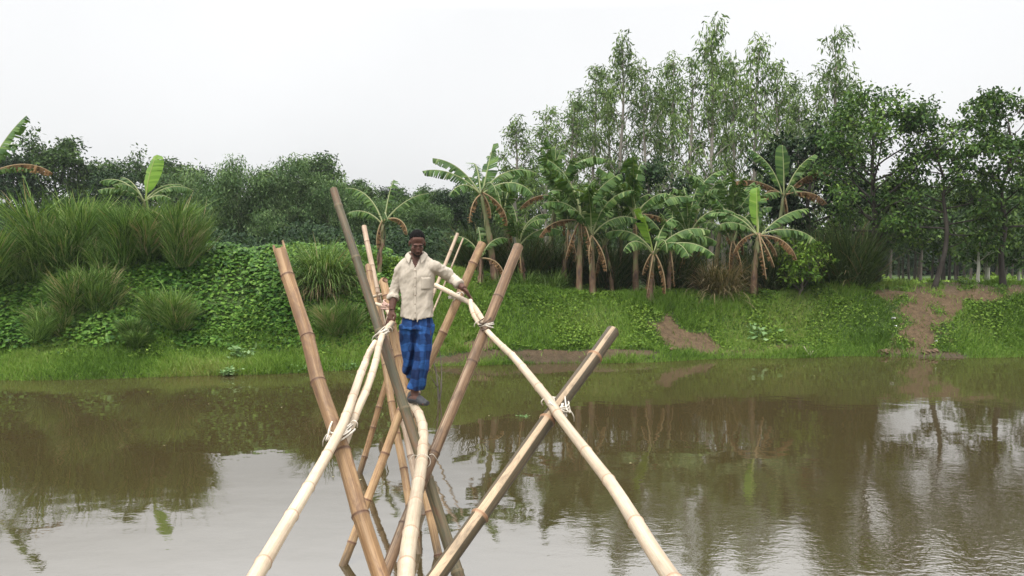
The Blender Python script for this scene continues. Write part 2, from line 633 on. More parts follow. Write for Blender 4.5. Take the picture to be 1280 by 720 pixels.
HAZE = 0.0005
if HAZE > 0:
    hm = bpy.data.materials.new('thin_haze'); hm.use_nodes = True
    hn = hm.node_tree
    for n_ in list(hn.nodes): hn.nodes.remove(n_)
    ho = hn.nodes.new('ShaderNodeOutputMaterial')
    pv = hn.nodes.new('ShaderNodeVolumePrincipled')
    pv.inputs['Color'].default_value = (.90, .94, .97, 1)
    pv.inputs['Density'].default_value = HAZE
    pv.inputs['Anisotropy'].default_value = 0.2
    hn.links.new(pv.outputs[0], ho.inputs['Volume'])
    x0, x1, y0, y1, z0, z1 = -930, 930, -230, 1560, -2.9, 16
    hv = np.array([(x_, y_, z_) for z_ in (z0, z1) for y_ in (y0, y1) for x_ in (x0, x1)], float)
    hf_ = np.array([[0, 2, 3, 1], [4, 5, 7, 6], [0, 1, 5, 4], [2, 6, 7, 3], [0, 4, 6, 2], [1, 3, 7, 5]])
    tag(link('haze', mesh_from('haze', hv, [hf_]), hm), 'thin humid air', kind='stuff')

# ------------------------------------------------------------------ plant materials
G = lambda r, g, b_: (r, g, b_)
M_grass = leaf_mat('short_grass', [G(0.065,0.130,0.018), G(0.135,0.245,0.038), G(0.215,0.335,0.065), G(0.290,0.310,0.110)], 0.25, 0.6, 0, .25)
M_weed = leaf_mat('weed_leaves', [G(0.035,0.080,0.012), G(0.115,0.205,0.026), G(0.220,0.325,0.055)], 0.2, 0.5, 0, .3)
M_creeper = leaf_mat('creeper_leaves', [G(0.020,0.065,0.011), G(0.072,0.165,0.024), G(0.165,0.290,0.052)], 0.2, 0.42, 0, .4)
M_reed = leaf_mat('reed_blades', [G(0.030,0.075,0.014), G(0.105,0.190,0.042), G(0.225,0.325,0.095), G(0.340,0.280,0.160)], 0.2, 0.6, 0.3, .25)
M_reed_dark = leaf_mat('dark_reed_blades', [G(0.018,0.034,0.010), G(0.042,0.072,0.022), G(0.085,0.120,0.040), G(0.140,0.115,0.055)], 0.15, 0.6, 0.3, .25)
M_reed_dry = leaf_mat('dry_reed_blades', [G(0.045,0.055,0.020), G(0.100,0.095,0.040), G(0.190,0.155,0.075), G(0.270,0.210,0.120)], 0.2, 0.7, 0.2, .2)
M_banana = leaf_mat('banana_leaf', [G(.026,.070,.016), G(.062,.125,.030), G(.135,.215,.055), G(.34,.37,.19)], 0.25, 0.42, 0.25, .4)
M_banana_young = leaf_mat('young_banana_leaf', [G(.11, .22, .03), G(.16, .30, .04), G(.22, .36, .06), G(.36, .42, .14)], 0.4, 0.4, 0.1, .4)
M_banana_dry = leaf_mat('dry_banana_leaf', [G(0.050,0.032,0.016), G(0.125,0.074,0.036), G(0.240,0.145,0.072), G(0.330,0.245,0.145)], 0.2, 0.8, 0.3, .15)
M_euc = leaf_mat('eucalyptus_leaf', [G(0.040,0.078,0.022), G(0.115,0.185,0.053), G(0.235,0.320,0.115)], 0.25, 0.5, 0.25, .35)
M_broad = leaf_mat('broadleaf', [G(0.013,0.038,0.007), G(0.055,0.115,0.023), G(0.175,0.270,0.060)], 0.2, 0.45, 0.25, .35)
M_dark = leaf_mat('dark_tree_leaf', [G(0.006,0.018,0.007), G(0.018,0.042,0.015), G(0.052,0.092,0.030)], 0.15, 0.55, 0.35, .3)
M_mid = leaf_mat('mid_tree_leaf', [G(0.018,0.046,0.012), G(0.058,0.112,0.028), G(0.140,0.215,0.062)], 0.18, 0.55, 0.35, .3)
M_bam = leaf_mat('bamboo_leaf', [G(.028,.062,.020), G(.09,.16,.055), G(.20,.29,.12)], 0.2, 0.55, 0.25, .3)
M_bark = bark_mat('grey_bark', (.055, .045, .035), (.13, .11, .09))
M_bark_dark = bark_mat('dark_bark', (.022, .018, .014), (.06, .05, .04))
M_bark_pale = bark_mat('pale_bark', (.16, .14, .115), (.34, .31, .27), 3.0)
M_culm = bark_mat('green_culm', (.06, .09, .03), (.13, .15, .06))

# ------------------------------------------------------------------ bank cover (uncountable)
def scatter(n, x0, x1, y0, y1, keep):
    P = []
    got = 0
    while got < n:
        x = R.uniform(x0, x1, n); y = R.uniform(y0, y1, n)
        k = R.uniform(0, 1, n) < keep(x, y)
        P.append(np.stack([x[k], y[k]], -1)); got += k.sum()
    return np.concatenate(P)[:n]


def edge(x): return np.interp(x, XK, EK) + sines(x, x * 0, 11, 2.2, 0.10)
def rel(x, y):
    s = y - edge(x)
    return s, np.interp(x, XK, SK), np.interp(x, XK, WK)


# short grass on the shelf at the water's edge and thinly over the slopes
def keep_grass(x, y):
    s, sw, wd = rel(x, y)
    k = np.where((s > -0.15) & (s < sw + 0.5), 1.0, np.where((s >= sw + 0.5) & (s < wd + 1.5), 0.7, 0.0))
    k = k * np.where((x < -4) & (s > sw + 0.6), 0.1, 1)
    return k * (1 - 0.97 * np.clip(dirt_mask(x, y) * 1.3, 0, 1))
mb = MB()
n = 225000
P2 = scatter(n, -17.5, 17, 15.2, 24.5, keep_grass)
P3 = np.column_stack([P2, ground(P2[:, 0], P2[:, 1]) - 0.01])
lean = nrm(np.column_stack([R.normal(0, .5, n), R.normal(-.1, .5, n), np.ones(n)]))
L = R.uniform(.05, .15, n) * (1 + 0.8 * (sines(P2[:, 0], P2[:, 1], 21, 2.0, .5) > .25))
ang = R.uniform(0, math.pi, n)
side = np.column_stack([np.cos(ang), np.sin(ang), 0 * ang])
bend = np.column_stack([R.normal(0, .5, n), R.normal(-.1, .5, n), -np.abs(R.normal(.25, .2, n))])
pts = np.stack([P3, P3 + lean * L[:, None] * .55, P3 + lean * L[:, None] * .8 + nrm(lean + bend) * L[:, None] * .4], 1)
V, F = ribbons(pts, side, np.array([.016, .013, .002]))
tint = np.clip(0.4 + sines(P2[:, 0], P2[:, 1], 22, 1.5, .3) + R.normal(0, .2, n), 0, 1)
mb.add(V, F, np.repeat(tint, 6))
tag(mb.build('bank_grass', M_grass), 'short bright green grass along the water edge', kind='stuff')

# low leafy weeds over the middle and right slope
def keep_weed(x, y):
    s, sw, wd = rel(x, y)
    k = np.where((s > sw * .6 + .1) & (s < wd + 2.2), 1.0, 0.0)
    k = k * np.clip((x + 5.5) / 2.0, 0.25, 1)
    k = k * np.clip(0.75 + sines(x, y, 31, 2.5, .5), 0.12, 1)
    return k * (1 - np.clip(dirt_mask(x, y) * 1.4, 0, 1))
mb = MB()
n = 115000
P2 = scatter(n, -14, 16, 16, 25.5, keep_weed)
hgt = np.clip(.06 + sines(P2[:, 0], P2[:, 1], 32, 3.0, .12), .01, .3)
P3 = np.column_stack([P2, ground(P2[:, 0], P2[:, 1]) + hgt * R.uniform(.1, 1, n) ** .7])
D = np.column_stack([R.normal(0, 1, n), R.normal(-.4, .9, n), R.normal(.1, .5, n)])
Nn = nrm(np.column_stack([R.normal(0, .5, n), R.normal(-.3, .5, n), np.ones(n)]))
L = R.uniform(.03, .085, n)
V, F = leaf_quads(P3, D, Nn, L, L * R.uniform(.55, .95, n))
mb.add(V, F, np.repeat(np.clip(.42 + sines(P2[:, 0], P2[:, 1], 33, 1.2, .25) + R.normal(0, .28, n), 0, 1), 4))
tag(mb.build('bank_weeds', M_weed), 'low leafy weeds covering the river bank slope', kind='stuff')

# creeper blanket on the left bank
def keep_creeper(x, y):
    s, sw, wd = rel(x, y)
    k = np.where((s > sw + .15) & (s < wd + 1.6), 1.0, 0.0) * np.clip((s - sw) / .6, 0.2, 1)
    return k * np.clip((-2.6 - x) / 1.2, 0, 1) * np.clip(.8 + sines(x, y, 41, 2.0, .5), .25, 1)
mb = MB()
n = 72000
P2 = scatter(n, -17.5, -2.4, 16.0, 22.5, keep_creeper)
hgt = np.clip(.12 + sines(P2[:, 0], P2[:, 1], 42, 2.4, .22) + sines(P2[:, 0], P2[:, 1], 43, 6.0, .08), .02, .5)
P3 = np.column_stack([P2, ground(P2[:, 0], P2[:, 1]) + hgt * R.uniform(.0, 1, n) ** .5])
D = np.column_stack([R.normal(0, .8, n), R.normal(-.7, .6, n), R.normal(-.35, .4, n)])
Nn = nrm(np.column_stack([R.normal(0, .45, n), R.normal(-.6, .45, n), np.ones(n)]))
L = R.uniform(.055, .145, n)
V, F = leaf_quads(P3, D, Nn, L, L * R.uniform(.75, 1.05, n), .15)
mb.add(V, F, np.repeat(np.clip(.45 + sines(P2[:, 0], P2[:, 1], 44, 1.5, .2) + R.normal(0, .3, n), 0, 1), 4))
tag(mb.build('creeper_ground_cover', M_creeper), 'broad leaved green creeper blanketing the steep left bank', kind='stuff')

# ------------------------------------------------------------------ reed / tall grass clumps
def reed_mesh(name, seed, n, h, spread, droop, wid=.016, dry=.08, k=6):
    rg = np.random.default_rng(seed)
    az = rg.uniform(0, 2 * math.pi, n)
    rad = spread * .30 * np.sqrt(rg.uniform(0, 1, n))
    base = np.column_stack([np.cos(az) * rad, np.sin(az) * rad, np.full(n, -.06)])
    az2 = az + rg.normal(0, .9, n)
    tilt = np.abs(rg.normal(0, .26, n)) * spread / (h * .45)
    Lh = h * rg.uniform(.40, 1.12, n)
    dr = droop * rg.uniform(.2, 1.5, n)
    out = np.column_stack([np.cos(az2), np.sin(az2), 0 * az2])
    pts = np.zeros((n, k, 3))
    pts[:, 0] = base
    for i in range(1, k):
        t = i / (k - 1)
        ang = tilt + dr * t ** 2.2
        d = out * np.sin(ang)[:, None] + np.array((0, 0, 1.0)) * np.cos(ang)[:, None]
        pts[:, i] = pts[:, i - 1] + d * (Lh / (k - 1))[:, None]
    a = az2 + math.pi / 2 + rg.normal(0, .6, n)
    side = np.column_stack([np.cos(a), np.sin(a), 0 * a])
    w = wid * np.array([.8, 1, 1, .85, .55, .1])[:k]
    V, F = ribbons(pts, side, w)
    t = np.clip(rg.beta(1.2, 1.2, n) * .72, 0, 1)
    t[rg.uniform(0, 1, n) < dry] = 1.0
    mb = MB()
    mb.add(V, F, np.repeat(t, 2 * k))
    return mb


def fluffy_mesh(seed, n, h, R0, wid=.016, dry=.05):
    """rounded clump: fine blades leaving hidden stems at every height, fanning out and up"""
    rg = np.random.default_rng(seed)
    az = rg.uniform(0, 2 * math.pi, n)
    u = np.sqrt(rg.uniform(0, 1, n))
    zb = h * .62 * rg.uniform(0, 1, n) ** .8
    grow_r = .35 + .65 * np.sin(np.clip(zb / (h * .62), 0, 1) * 2.2 + .35)
    rr_ = R0 * .72 * u * grow_r
    base = np.column_stack([np.cos(az) * rr_, np.sin(az) * rr_, zb - .05])
    out = np.column_stack([np.cos(az), np.sin(az), 0 * az])
    d = nrm(out * (.15 + .75 * u[:, None] * rg.uniform(.3, 1.2, (n, 1))) + np.array((0, 0, 1.0)) + rg.normal(0, .22, (n, 3)))
    L = h * rg.uniform(.22, .48, n) * (1 + .5 * (rg.uniform(0, 1, n) < .06))
    k = 5
    pts = np.zeros((n, k, 3)); pts[:, 0] = base
    bend = out * rg.uniform(-.05, .25, (n, 1)) + rg.normal(0, .12, (n, 3)) - np.array((0, 0, 1.0)) * rg.uniform(-.1, .22, (n, 1))
    for i in range(1, k):
        d = nrm(d + bend * (i / k) * .8)
        pts[:, i] = pts[:, i - 1] + d * (L / (k - 1))[:, None]
    a = rg.uniform(0, math.pi, n)
    side = np.column_stack([np.cos(a), np.sin(a), 0 * a])
    V, F = ribbons(pts, side, wid * np.array([.7, 1, .9, .6, .1]))
    t = np.clip(rg.beta(1.3, 1.5, n) * .72, 0, 1)
    t[rg.uniform(0, 1, n) < dry] = 1.0
    mb = MB()
    mb.add(V, F, np.repeat(t, 2 * k))
    return mb


def plant_at(px, D, dz=0.0):
    x = xat(px, D)
    return (x, D, float(ground(x, D)) + dz)


def ragged_clump(seed, n):
    """several uneven tufts grown into one clump"""
    rg = np.random.default_rng(seed)
    big = MB()
    for q in range(8):
        h = 1.75 * (rg.uniform(.45, 1.0) if q else 1.0)
        az, r_ = rg.uniform(0, 6.28), (rg.uniform(.2, .58) if q else 0)
        t_ = fluffy_mesh(seed * 10 + q, n // 8, h, rg.uniform(.28, .44), .017, rg.choice([.0, .02, .05, .25]))
        V = t_.V[0] + (math.cos(az) * r_, math.sin(az) * r_, 0)
        V = V + np.outer(V[:, 2], (rg.normal(0, .14), rg.normal(0, .14), 0))
        big.add(V, t_.F[4], np.clip(t_.T[0] + rg.normal(0, .07), 0, 1))
    return big


reed_src = [ragged_clump(100 + i, 3600).mesh('tall_grass_clump') for i in range(5)]
clumps = [  # px, distance, scale xy, scale z, label
    (82, 19.9, 1.35, 1.18, 'largest rounded clump of tall green grass, below the leftmost trees'),
    (20, 19.3, 1.15, .95, 'tall grass clump cut by the left edge of the view'),
    (100, 18.7, .95, .80, 'upright grass clump low on the slope in front of the largest clump'),
    (160, 19.7, 1.0, .95, 'tall grass clump between the largest clump and the lone young banana'),
    (232, 19.9, .85, .95, 'tall grass clump just right of the young banana stem, pale at its foot'),
    (196, 20.1, 1.1, .9, 'ragged grass clump under the young banana stem'),
    (213, 18.6, .80, .62, 'short round grass tuft alone on the lower left slope'),
    (62, 18.2, .70, .50, 'low grass tuft nearest the water on the left bank'),
    (168, 18.1, .60, .40, 'small thin grass tuft low among the creeper leaves'),
    (420, 18.9, .62, .52, 'small dark green grass tuft beside the red brown pole'),
]
for i, (px, D, sx_, sz, lab) in enumerate(clumps):
    sx_ *= 1.05
    o = link('tall_grass_clump', reed_src[i % 5], M_reed)
    o.location = plant_at(px, D); o.rotation_euler = (0, 0, R.uniform(0, 6.28)); o.scale = (sx_, sx_, sz)
    tag(o, lab, 'grass clump', 'tall grass clumps on the left bank')

# big clump with a skirt of dry straw
rt = empty('tall_grass_clump', plant_at(405, 19.6))
tag(rt, 'drooping grass clump with a brown straw skirt beside the tilted green pole', 'grass clump', 'tall grass clumps on the left bank')
reed_mesh('blades', 130, 2000, 1.45, 1.15, 1.6, .018, .05).build('blades', M_reed, rt)
reed_mesh('dry_skirt', 131, 500, .85, 1.3, 2.4, .022, .5).build('dry_skirt', M_reed_dry, rt)

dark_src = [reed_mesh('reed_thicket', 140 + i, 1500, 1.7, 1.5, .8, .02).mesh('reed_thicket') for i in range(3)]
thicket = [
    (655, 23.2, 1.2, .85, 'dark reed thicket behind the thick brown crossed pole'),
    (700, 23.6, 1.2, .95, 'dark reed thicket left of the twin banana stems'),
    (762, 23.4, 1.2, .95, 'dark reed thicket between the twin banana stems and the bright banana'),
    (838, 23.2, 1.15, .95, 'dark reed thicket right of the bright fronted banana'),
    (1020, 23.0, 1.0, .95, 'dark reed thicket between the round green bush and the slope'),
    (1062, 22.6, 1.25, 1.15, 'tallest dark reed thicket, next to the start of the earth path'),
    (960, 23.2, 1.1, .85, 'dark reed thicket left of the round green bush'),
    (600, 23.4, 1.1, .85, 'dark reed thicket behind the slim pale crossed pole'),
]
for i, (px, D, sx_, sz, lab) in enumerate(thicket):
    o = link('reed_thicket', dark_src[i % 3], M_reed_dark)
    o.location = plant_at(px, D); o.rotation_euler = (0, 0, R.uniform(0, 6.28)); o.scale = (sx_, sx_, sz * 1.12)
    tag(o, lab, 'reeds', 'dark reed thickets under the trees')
o = reed_mesh('reed_thicket', 150, 1500, 1.25, 1.5, 1.3, .02, .3).build('reed_thicket', M_reed_dry)
o.location = plant_at(900, 22.2); tag(o, 'brownish dry reed clump right of the bright fronted banana', 'reeds')
o = reed_mesh('grass_tuft', 151, 700, .7, 1.0, 1.1, .02, .0).build('grass_tuft', M_reed)
o.location = plant_at(690, 22.0); tag(o, 'low green grass tuft at the foot of the dark thicket, right of the thick pole', 'grass clump')
o = reed_mesh('grass_tuft', 152, 700, .6, .9, 1.1, .02, .0).build('grass_tuft', M_reed)
o.location = plant_at(655, 21.8); tag(o, 'low green grass tuft just behind the top of the thick brown pole', 'grass clump')

# ------------------------------------------------------------------ trees
def grow(seed, H, r0, base, nl, llen, elev, prof, twigs, tlen, nleaf, crad, leafL, leafW, droop, wob=.15, flat=.7, lean=(0, 0), curve=.3, inner=.35):
    """trunk + limbs mesh builder and leaf mesh builder"""
    rg = np.random.default_rng(seed)
    tr, lf = MB(), MB()
    k = 11
    t = np.linspace(0, 1, k)
    P = np.column_stack([np.cumsum(rg.normal(0, wob, k)) * .35 + lean[0] * t, np.cumsum(rg.normal(0, wob, k)) * .35 + lean[1] * t, t * H])
    P[0, :2] = 0
    rad = r0 * (1 - t) ** .75 + .012
    rad[0] *= 1.25
    P[0, 2] = -.15
    V, F, uv = tube(spline(P, .4), np.interp(np.linspace(0, 1, len(spline(P, .4))), t, rad), 9)
    tr.add(V, F, .5, uv)
    centers, sizes = [], []
    az = rg.uniform(0, 6.28)
    for i in range(nl):
        u = base + (1 - base) * (i + rg.uniform(.1, .9)) / nl
        p0 = np.array([np.interp(u, t, P[:, c]) for c in range(3)])
        az += 2.4 + rg.normal(0, .4)
        v = (u - base) / (1 - base)
        Ll = llen * prof(v) * rg.uniform(.7, 1.2)
        el = elev + rg.normal(0, .15) + .35 * v
        d = np.array([math.cos(az) * math.cos(el), math.sin(az) * math.cos(el), math.sin(el)])
        pts = [p0]
        for q in range(5):
            d = nrm(d + np.array((rg.normal(0, .13), rg.normal(0, .13), rg.normal(0, .1) + curve * .12)))
            pts.append(pts[-1] + d * Ll / 5)
        pts = np.array(pts)
        rl = np.interp(u, t, rad) * .5
        V, F, uv = tube(pts, np.linspace(rl, .01, 6), 5)
        tr.add(V, F, .5, uv)
        for q in range(twigs):
            s = rg.uniform(inner, 1.0) * 5
            j = min(4, int(s)); pp = pts[j] + (pts[j + 1] - pts[j]) * (s - j)
            dd = nrm(d * .6 + rg.normal(0, .7, 3) + np.array((0, 0, .15)))
            ee = pp + dd * tlen * rg.uniform(.5, 1.2)
            V, F, uv = tube(np.array([pp, (pp + ee) / 2 + rg.normal(0, .03, 3), ee]), [.012, .009, .005], 3, False)
            tr.add(V, F, .5, uv)
            centers.append(ee)
        centers.append(pts[-1])
    C = np.array(centers)
    n = len(C) * nleaf
    ci = np.repeat(np.arange(len(C)), nleaf)
    off = np.clip(rg.normal(0, 1, (n, 3)), -1.7, 1.7) * crad * np.array((1, 1, flat))
    Pl = C[ci] + off
    Dl = rg.normal(0, 1, (n, 3)) * .8 + nrm(off) * .4
    Dl[:, 2] -= droop
    Nl = rg.normal(0, .6, (n, 3)) + np.array((0, 0, 1.0)) + (np.array((rg.normal(0, 1), 0, 0)) if droop > 1 else 0)
    if droop > 1:
        Nl = rg.normal(0, 1, (n, 3))
    L = rg.uniform(.7, 1.3, n) * leafL
    V, F = leaf_quads(Pl, Dl, Nl, L, L * leafW / leafL)
    ct = rg.normal(0, .17, len(C))
    lf.add(V, F, np.repeat(np.clip(.45 + ct[ci] + rg.normal(0, .25, n), 0, 1), 4))
    return tr, lf


def pair(seed_args, n1, n2):
    tr, lf = grow(**seed_args)
    return tr.mesh(n1, True), lf.mesh(n2)


def put_tree(name, src, tmat, lmat, px, D, sc, rz, label, cat, group=None, dz=0, sz=None):
    o = empty(name, plant_at(px, D, dz), rz)
    o.scale = (sc, sc, sz or sc)
    link('trunk', src[0], tmat, o)
    link('crown', src[1], lmat, o)
    tag(o, label, cat, group)
    return o


# slim eucalyptus stand -------------------------------------------------
euc_prof = lambda v: (.55 + .6 * math.sin(math.pi * min(1, v * 1.05) ** .8)) * (1.0 - .45 * v)
EUC = [pair(dict(seed=200 + i, H=9.9, r0=.10, base=.20, nl=25, llen=1.85, elev=.85, prof=euc_prof, twigs=4, tlen=.40, nleaf=20,
                 crad=.14, leafL=.23, leafW=.058, droop=1.3, wob=.10, flat=1.25), 'trunk', 'crown') for i in range(4)]
eucs = [
    (758, 35, .84, 'slim eucalyptus set back just left of the tall pointed one'),
    (824, 35, .86, 'slim eucalyptus set back between the leafy one and the middle dip'),
    (904, 35, .97, 'slim eucalyptus set back right behind the tallest one'),
    (982, 34, .90, 'slim eucalyptus set back before the see-through gap'),
    (1014, 35, .88, 'slim eucalyptus set back left of the lone right one'),  # px, D, height scale, label bits
    (645, 33, .60, 'shortest slim eucalyptus at the left end of the stand'),
    (683, 32, .62, 'slim eucalyptus with a rounded top, second from the left end of the stand'),
    (716, 31, .66, 'low leafy eucalyptus left of the tall pointed one, above the twin banana stems'),
    (742, 33, .80, 'slim eucalyptus on the left shoulder of the tall pointed one'),
    (776, 32, .92, 'tall pointed eucalyptus standing above the left half of the stand'),
    (806, 31, .80, 'leafy eucalyptus just right of the tall pointed one'),
    (836, 33, .91, 'eucalyptus in the middle dip of the stand'),
    (860, 30, .84, 'eucalyptus left of the tallest tree with a crown hanging low'),
    (888, 30, 1.01, 'tallest eucalyptus of the stand, reaching the top of the view'),
    (916, 33, .96, 'thin eucalyptus tucked behind the tallest one on its right'),
    (940, 31, .99, 'second tallest eucalyptus, right of the tallest one'),
    (968, 31, .90, 'eucalyptus with a lower top right of the second tallest'),
    (994, 33, .82, 'eucalyptus in the see-through gap before the lone right one'),
    (1036, 30, .97, 'tall open eucalyptus standing alone at the right end of the stand'),
    (1062, 32, .86, 'thin eucalyptus half hidden by the dense leafy tree at the path'),
    (720, 36, .72, 'distant eucalyptus behind the low leafy one'),
]
for i, (px, D, s, lab) in enumerate(eucs):
    o = put_tree('eucalyptus_tree', EUC[i % 4], M_bark_pale, M_euc, px, D, .95, R.uniform(0, 6.28), lab, 'tree', 'slim eucalyptus trees behind the bananas', sz=s)
    o.scale = (.80 + .15 * s, .80 + .15 * s, s)

# broadleaf trees by the path -------------------------------------------
rprof = lambda v: .55 + .75 * math.sin(math.pi * min(1, .15 + v * .8))
t1 = pair(dict(seed=301, H=4.95, r0=.10, base=.22, nl=34, llen=1.45, elev=.3, prof=rprof, twigs=5, tlen=.5, nleaf=46, crad=.16,
               leafL=.115, leafW=.065, droop=.5, wob=.12), 'trunk', 'crown')
put_tree('broadleaf_tree', t1, M_bark_dark, M_broad, 1094, 23.0, 1.0, .4, 'dense leafy tree at the left side of the earth path', 'tree', 'leafy trees by the path')
lay = lambda v: (.55 + .65 * abs(math.sin(v * 9.0))) * (1.05 - .35 * v)
t2 = pair(dict(seed=302, H=4.4, r0=.062, base=.34, nl=21, llen=1.4, elev=.12, prof=lay, twigs=5, tlen=.45, nleaf=52, crad=.15,
               leafL=.125, leafW=.062, droop=.45, wob=.15, flat=.45, lean=(-.1, 0)), 'trunk', 'crown')
put_tree('broadleaf_tree', t2, M_bark_dark, M_broad, 1167, 22.2, 1.0, 2.0, 'leafy tree with a crooked leaning trunk at the head of the path', 'tree', 'leafy trees by the path')
t3 = pair(dict(seed=304, H=4.7, r0=.072, base=.28, nl=24, llen=1.6, elev=.12, prof=lay, twigs=6, tlen=.5, nleaf=54, crad=.155,
               leafL=.125, leafW=.065, droop=.45, wob=.15, flat=.45), 'trunk', 'crown')
put_tree('broadleaf_tree', t3, M_bark_dark, M_broad, 1256, 22.4, 1.0, 1.0, 'leafy tree with layered boughs right of the earth path', 'tree', 'leafy trees by the path')
put_tree('broadleaf_tree', t1, M_bark_dark, M_broad, 1325, 23.5, .85, 3.0, 'leafy tree cut by the right edge of the view', 'tree', 'leafy trees by the path')
t4 = pair(dict(seed=305, H=4.2, r0=.10, base=.12, nl=26, llen=1.35, elev=.3, prof=rprof, twigs=7, tlen=.4, nleaf=34, crad=.2,
               leafL=.17, leafW=.09, droop=.4), 'trunk', 'crown')
put_tree('evergreen_tree', t4, M_bark_dark, M_dark, 1008, 26, 1.05, 0, 'round very dark evergreen behind the round green bush', 'tree')
put_tree('evergreen_tree', t4, M_bark_dark, M_mid, 812, 27.5, .85, 2.2, 'dark leafy tree filling the gap behind the bright fronted banana', 'tree')
# round green bush
bsh = grow(seed=310, H=.9, r0=.03, base=.1, nl=12, llen=.75, elev=.5, prof=lambda v: 1.0, twigs=5, tlen=.25, nleaf=22, crad=.10, leafL=.13, leafW=.055, droop=.3)
rt = empty('bush', plant_at(1000, 22.0), 0)
bsh[0].build('stem', M_bark, rt); bsh[1].build('foliage', M_weed, rt)
tag(rt, 'round fresh green bush in front of the dark evergreen', 'bush')

# plantation of slender trees beyond the path ---------------------------
PL = [pair(dict(seed=320 + i, H=4.6, r0=.07, base=.40, nl=13, llen=1.0, elev=.6, prof=rprof, twigs=4, tlen=.4, nleaf=26, crad=.22,
                leafL=.26, leafW=.12, droop=.6, wob=.05), 'trunk', 'crown') for i in range(2)]
pls = []
k = 0
for row, D in enumerate((43, 46, 49.5)):
    for j in range(11):
        px = 1074 + j * 20 + row * 7 + R.uniform(-5, 5)
        pls.append((px, D + R.uniform(-1.5, 1.5)))
for i, (px, D) in enumerate(pls):
    put_tree('plantation_tree', PL[i % 2], M_bark, M_mid, px, D, R.uniform(.9, 1.08), R.uniform(0, 6.28),
             'slender young plantation tree in the shaded rows beyond the path', 'tree', 'plantation trees beyond the path')
POSTP = [(1222, 29), (1231, 31), (1235, 33.5), (1254, 30), (1274, 29.5)]
PP = pair(dict(seed=330, H=3.0, r0=.075, base=.5, nl=10, llen=.9, elev=.5, prof=rprof, twigs=4, tlen=.4, nleaf=24, crad=.2,
               leafL=.22, leafW=.10, droop=.6, wob=.04), 'trunk', 'crown')
M_white_bark = bark_mat('whitish_bark', (.30, .28, .24), (.52, .49, .44), 3.0)
plab = ['pale trunked sapling, left one of the close trio by the layered tree', 'pale trunked sapling, middle one of the close trio by the layered tree',
        'pale trunked sapling, right one of the close trio by the layered tree', 'pale trunked sapling hard against the layered tree trunk',
        'pale trunked sapling at the far right beyond the layered tree']
for (px, D), lab in zip(POSTP, plab):
    put_tree('young_tree', PP, M_white_bark, M_mid, px, D, R.uniform(.9, 1.05), R.uniform(0, 6.28), lab, 'tree', 'pale trunked saplings beyond the path')

# woods behind the left bank ---------------------------------------------
DK = [pair(dict(seed=400 + i, H=7.2, r0=.22, base=.18, nl=26, llen=2.9, elev=.4, prof=rprof, twigs=9, tlen=.8, nleaf=40, crad=.38,
                leafL=.30, leafW=.15, droop=.4, wob=.2), 'trunk', 'crown') for i in range(3)]
woods = [
    (-62, 44, .70, M_dark, 'dark tree just outside the left edge of the view'),
    (722, 40, .56, M_mid, 'low mid green tree behind the twin banana stems'),
    (775, 42, .60, M_mid, 'low mid green tree seen between the eucalyptus trunks, left of the bright banana'),
    (858, 41, .56, M_mid, 'low mid green tree seen between the eucalyptus trunks, right of the bright banana'),
    (925, 42, .55, M_dark, 'low dark tree behind the banana with the yellow green leaf'),
    (70, 43, .80, M_dark, 'dark spreading tree rising highest behind the left grass clumps'),
    (8, 41, .66, M_dark, 'dark tree at the left edge of the view behind the big banana leaf'),
    (128, 45, .68, M_dark, 'dark tree on the right shoulder of the highest left tree'),
    (188, 46, .72, M_dark, 'dark tree behind the young banana with a ragged top'),
    (238, 47, .66, M_dark, 'dark round tree just left of the feathery bamboo'),
    (392, 50, .80, M_dark, 'dark round topped tree above the right side of the bamboo thicket'),
    (440, 52, .62, M_dark, 'dark tree behind the tall tilted green pole'),
    (492, 54, .58, M_dark, 'dark tree behind the banana at the left of the man'),
    (540, 55, .58, M_dark, 'dark tree of the woods just right above the man'),
    (590, 54, .60, M_dark, 'dark tree of the woods left of the upright banana leaf'),
    (150, 38, .52, M_mid, 'low bushy tree under the dark ragged topped one'),
    (455, 40, .46, M_mid, 'mid green bushy tree right of the tall tilted green pole'),
    (515, 41, .44, M_mid, 'mid green bushy tree right behind the man'),
    (568, 40, .44, M_mid, 'mid green bushy tree between the man and the pale crossed pole'),
    (615, 42, .50, M_mid, 'mid green bushy tree behind the red leaved banana'),
    (650, 44, .70, M_dark, 'dark bushy tree at the left foot of the eucalyptus stand'),
]
for i, (px, D, s, mt, lab) in enumerate(woods):
    put_tree('woodland_tree', DK[i % 3], M_bark_dark, mt, px, D, s * .86, R.uniform(0, 6.28), lab, 'tree', 'trees of the woods behind the left bank', dz=-.2)

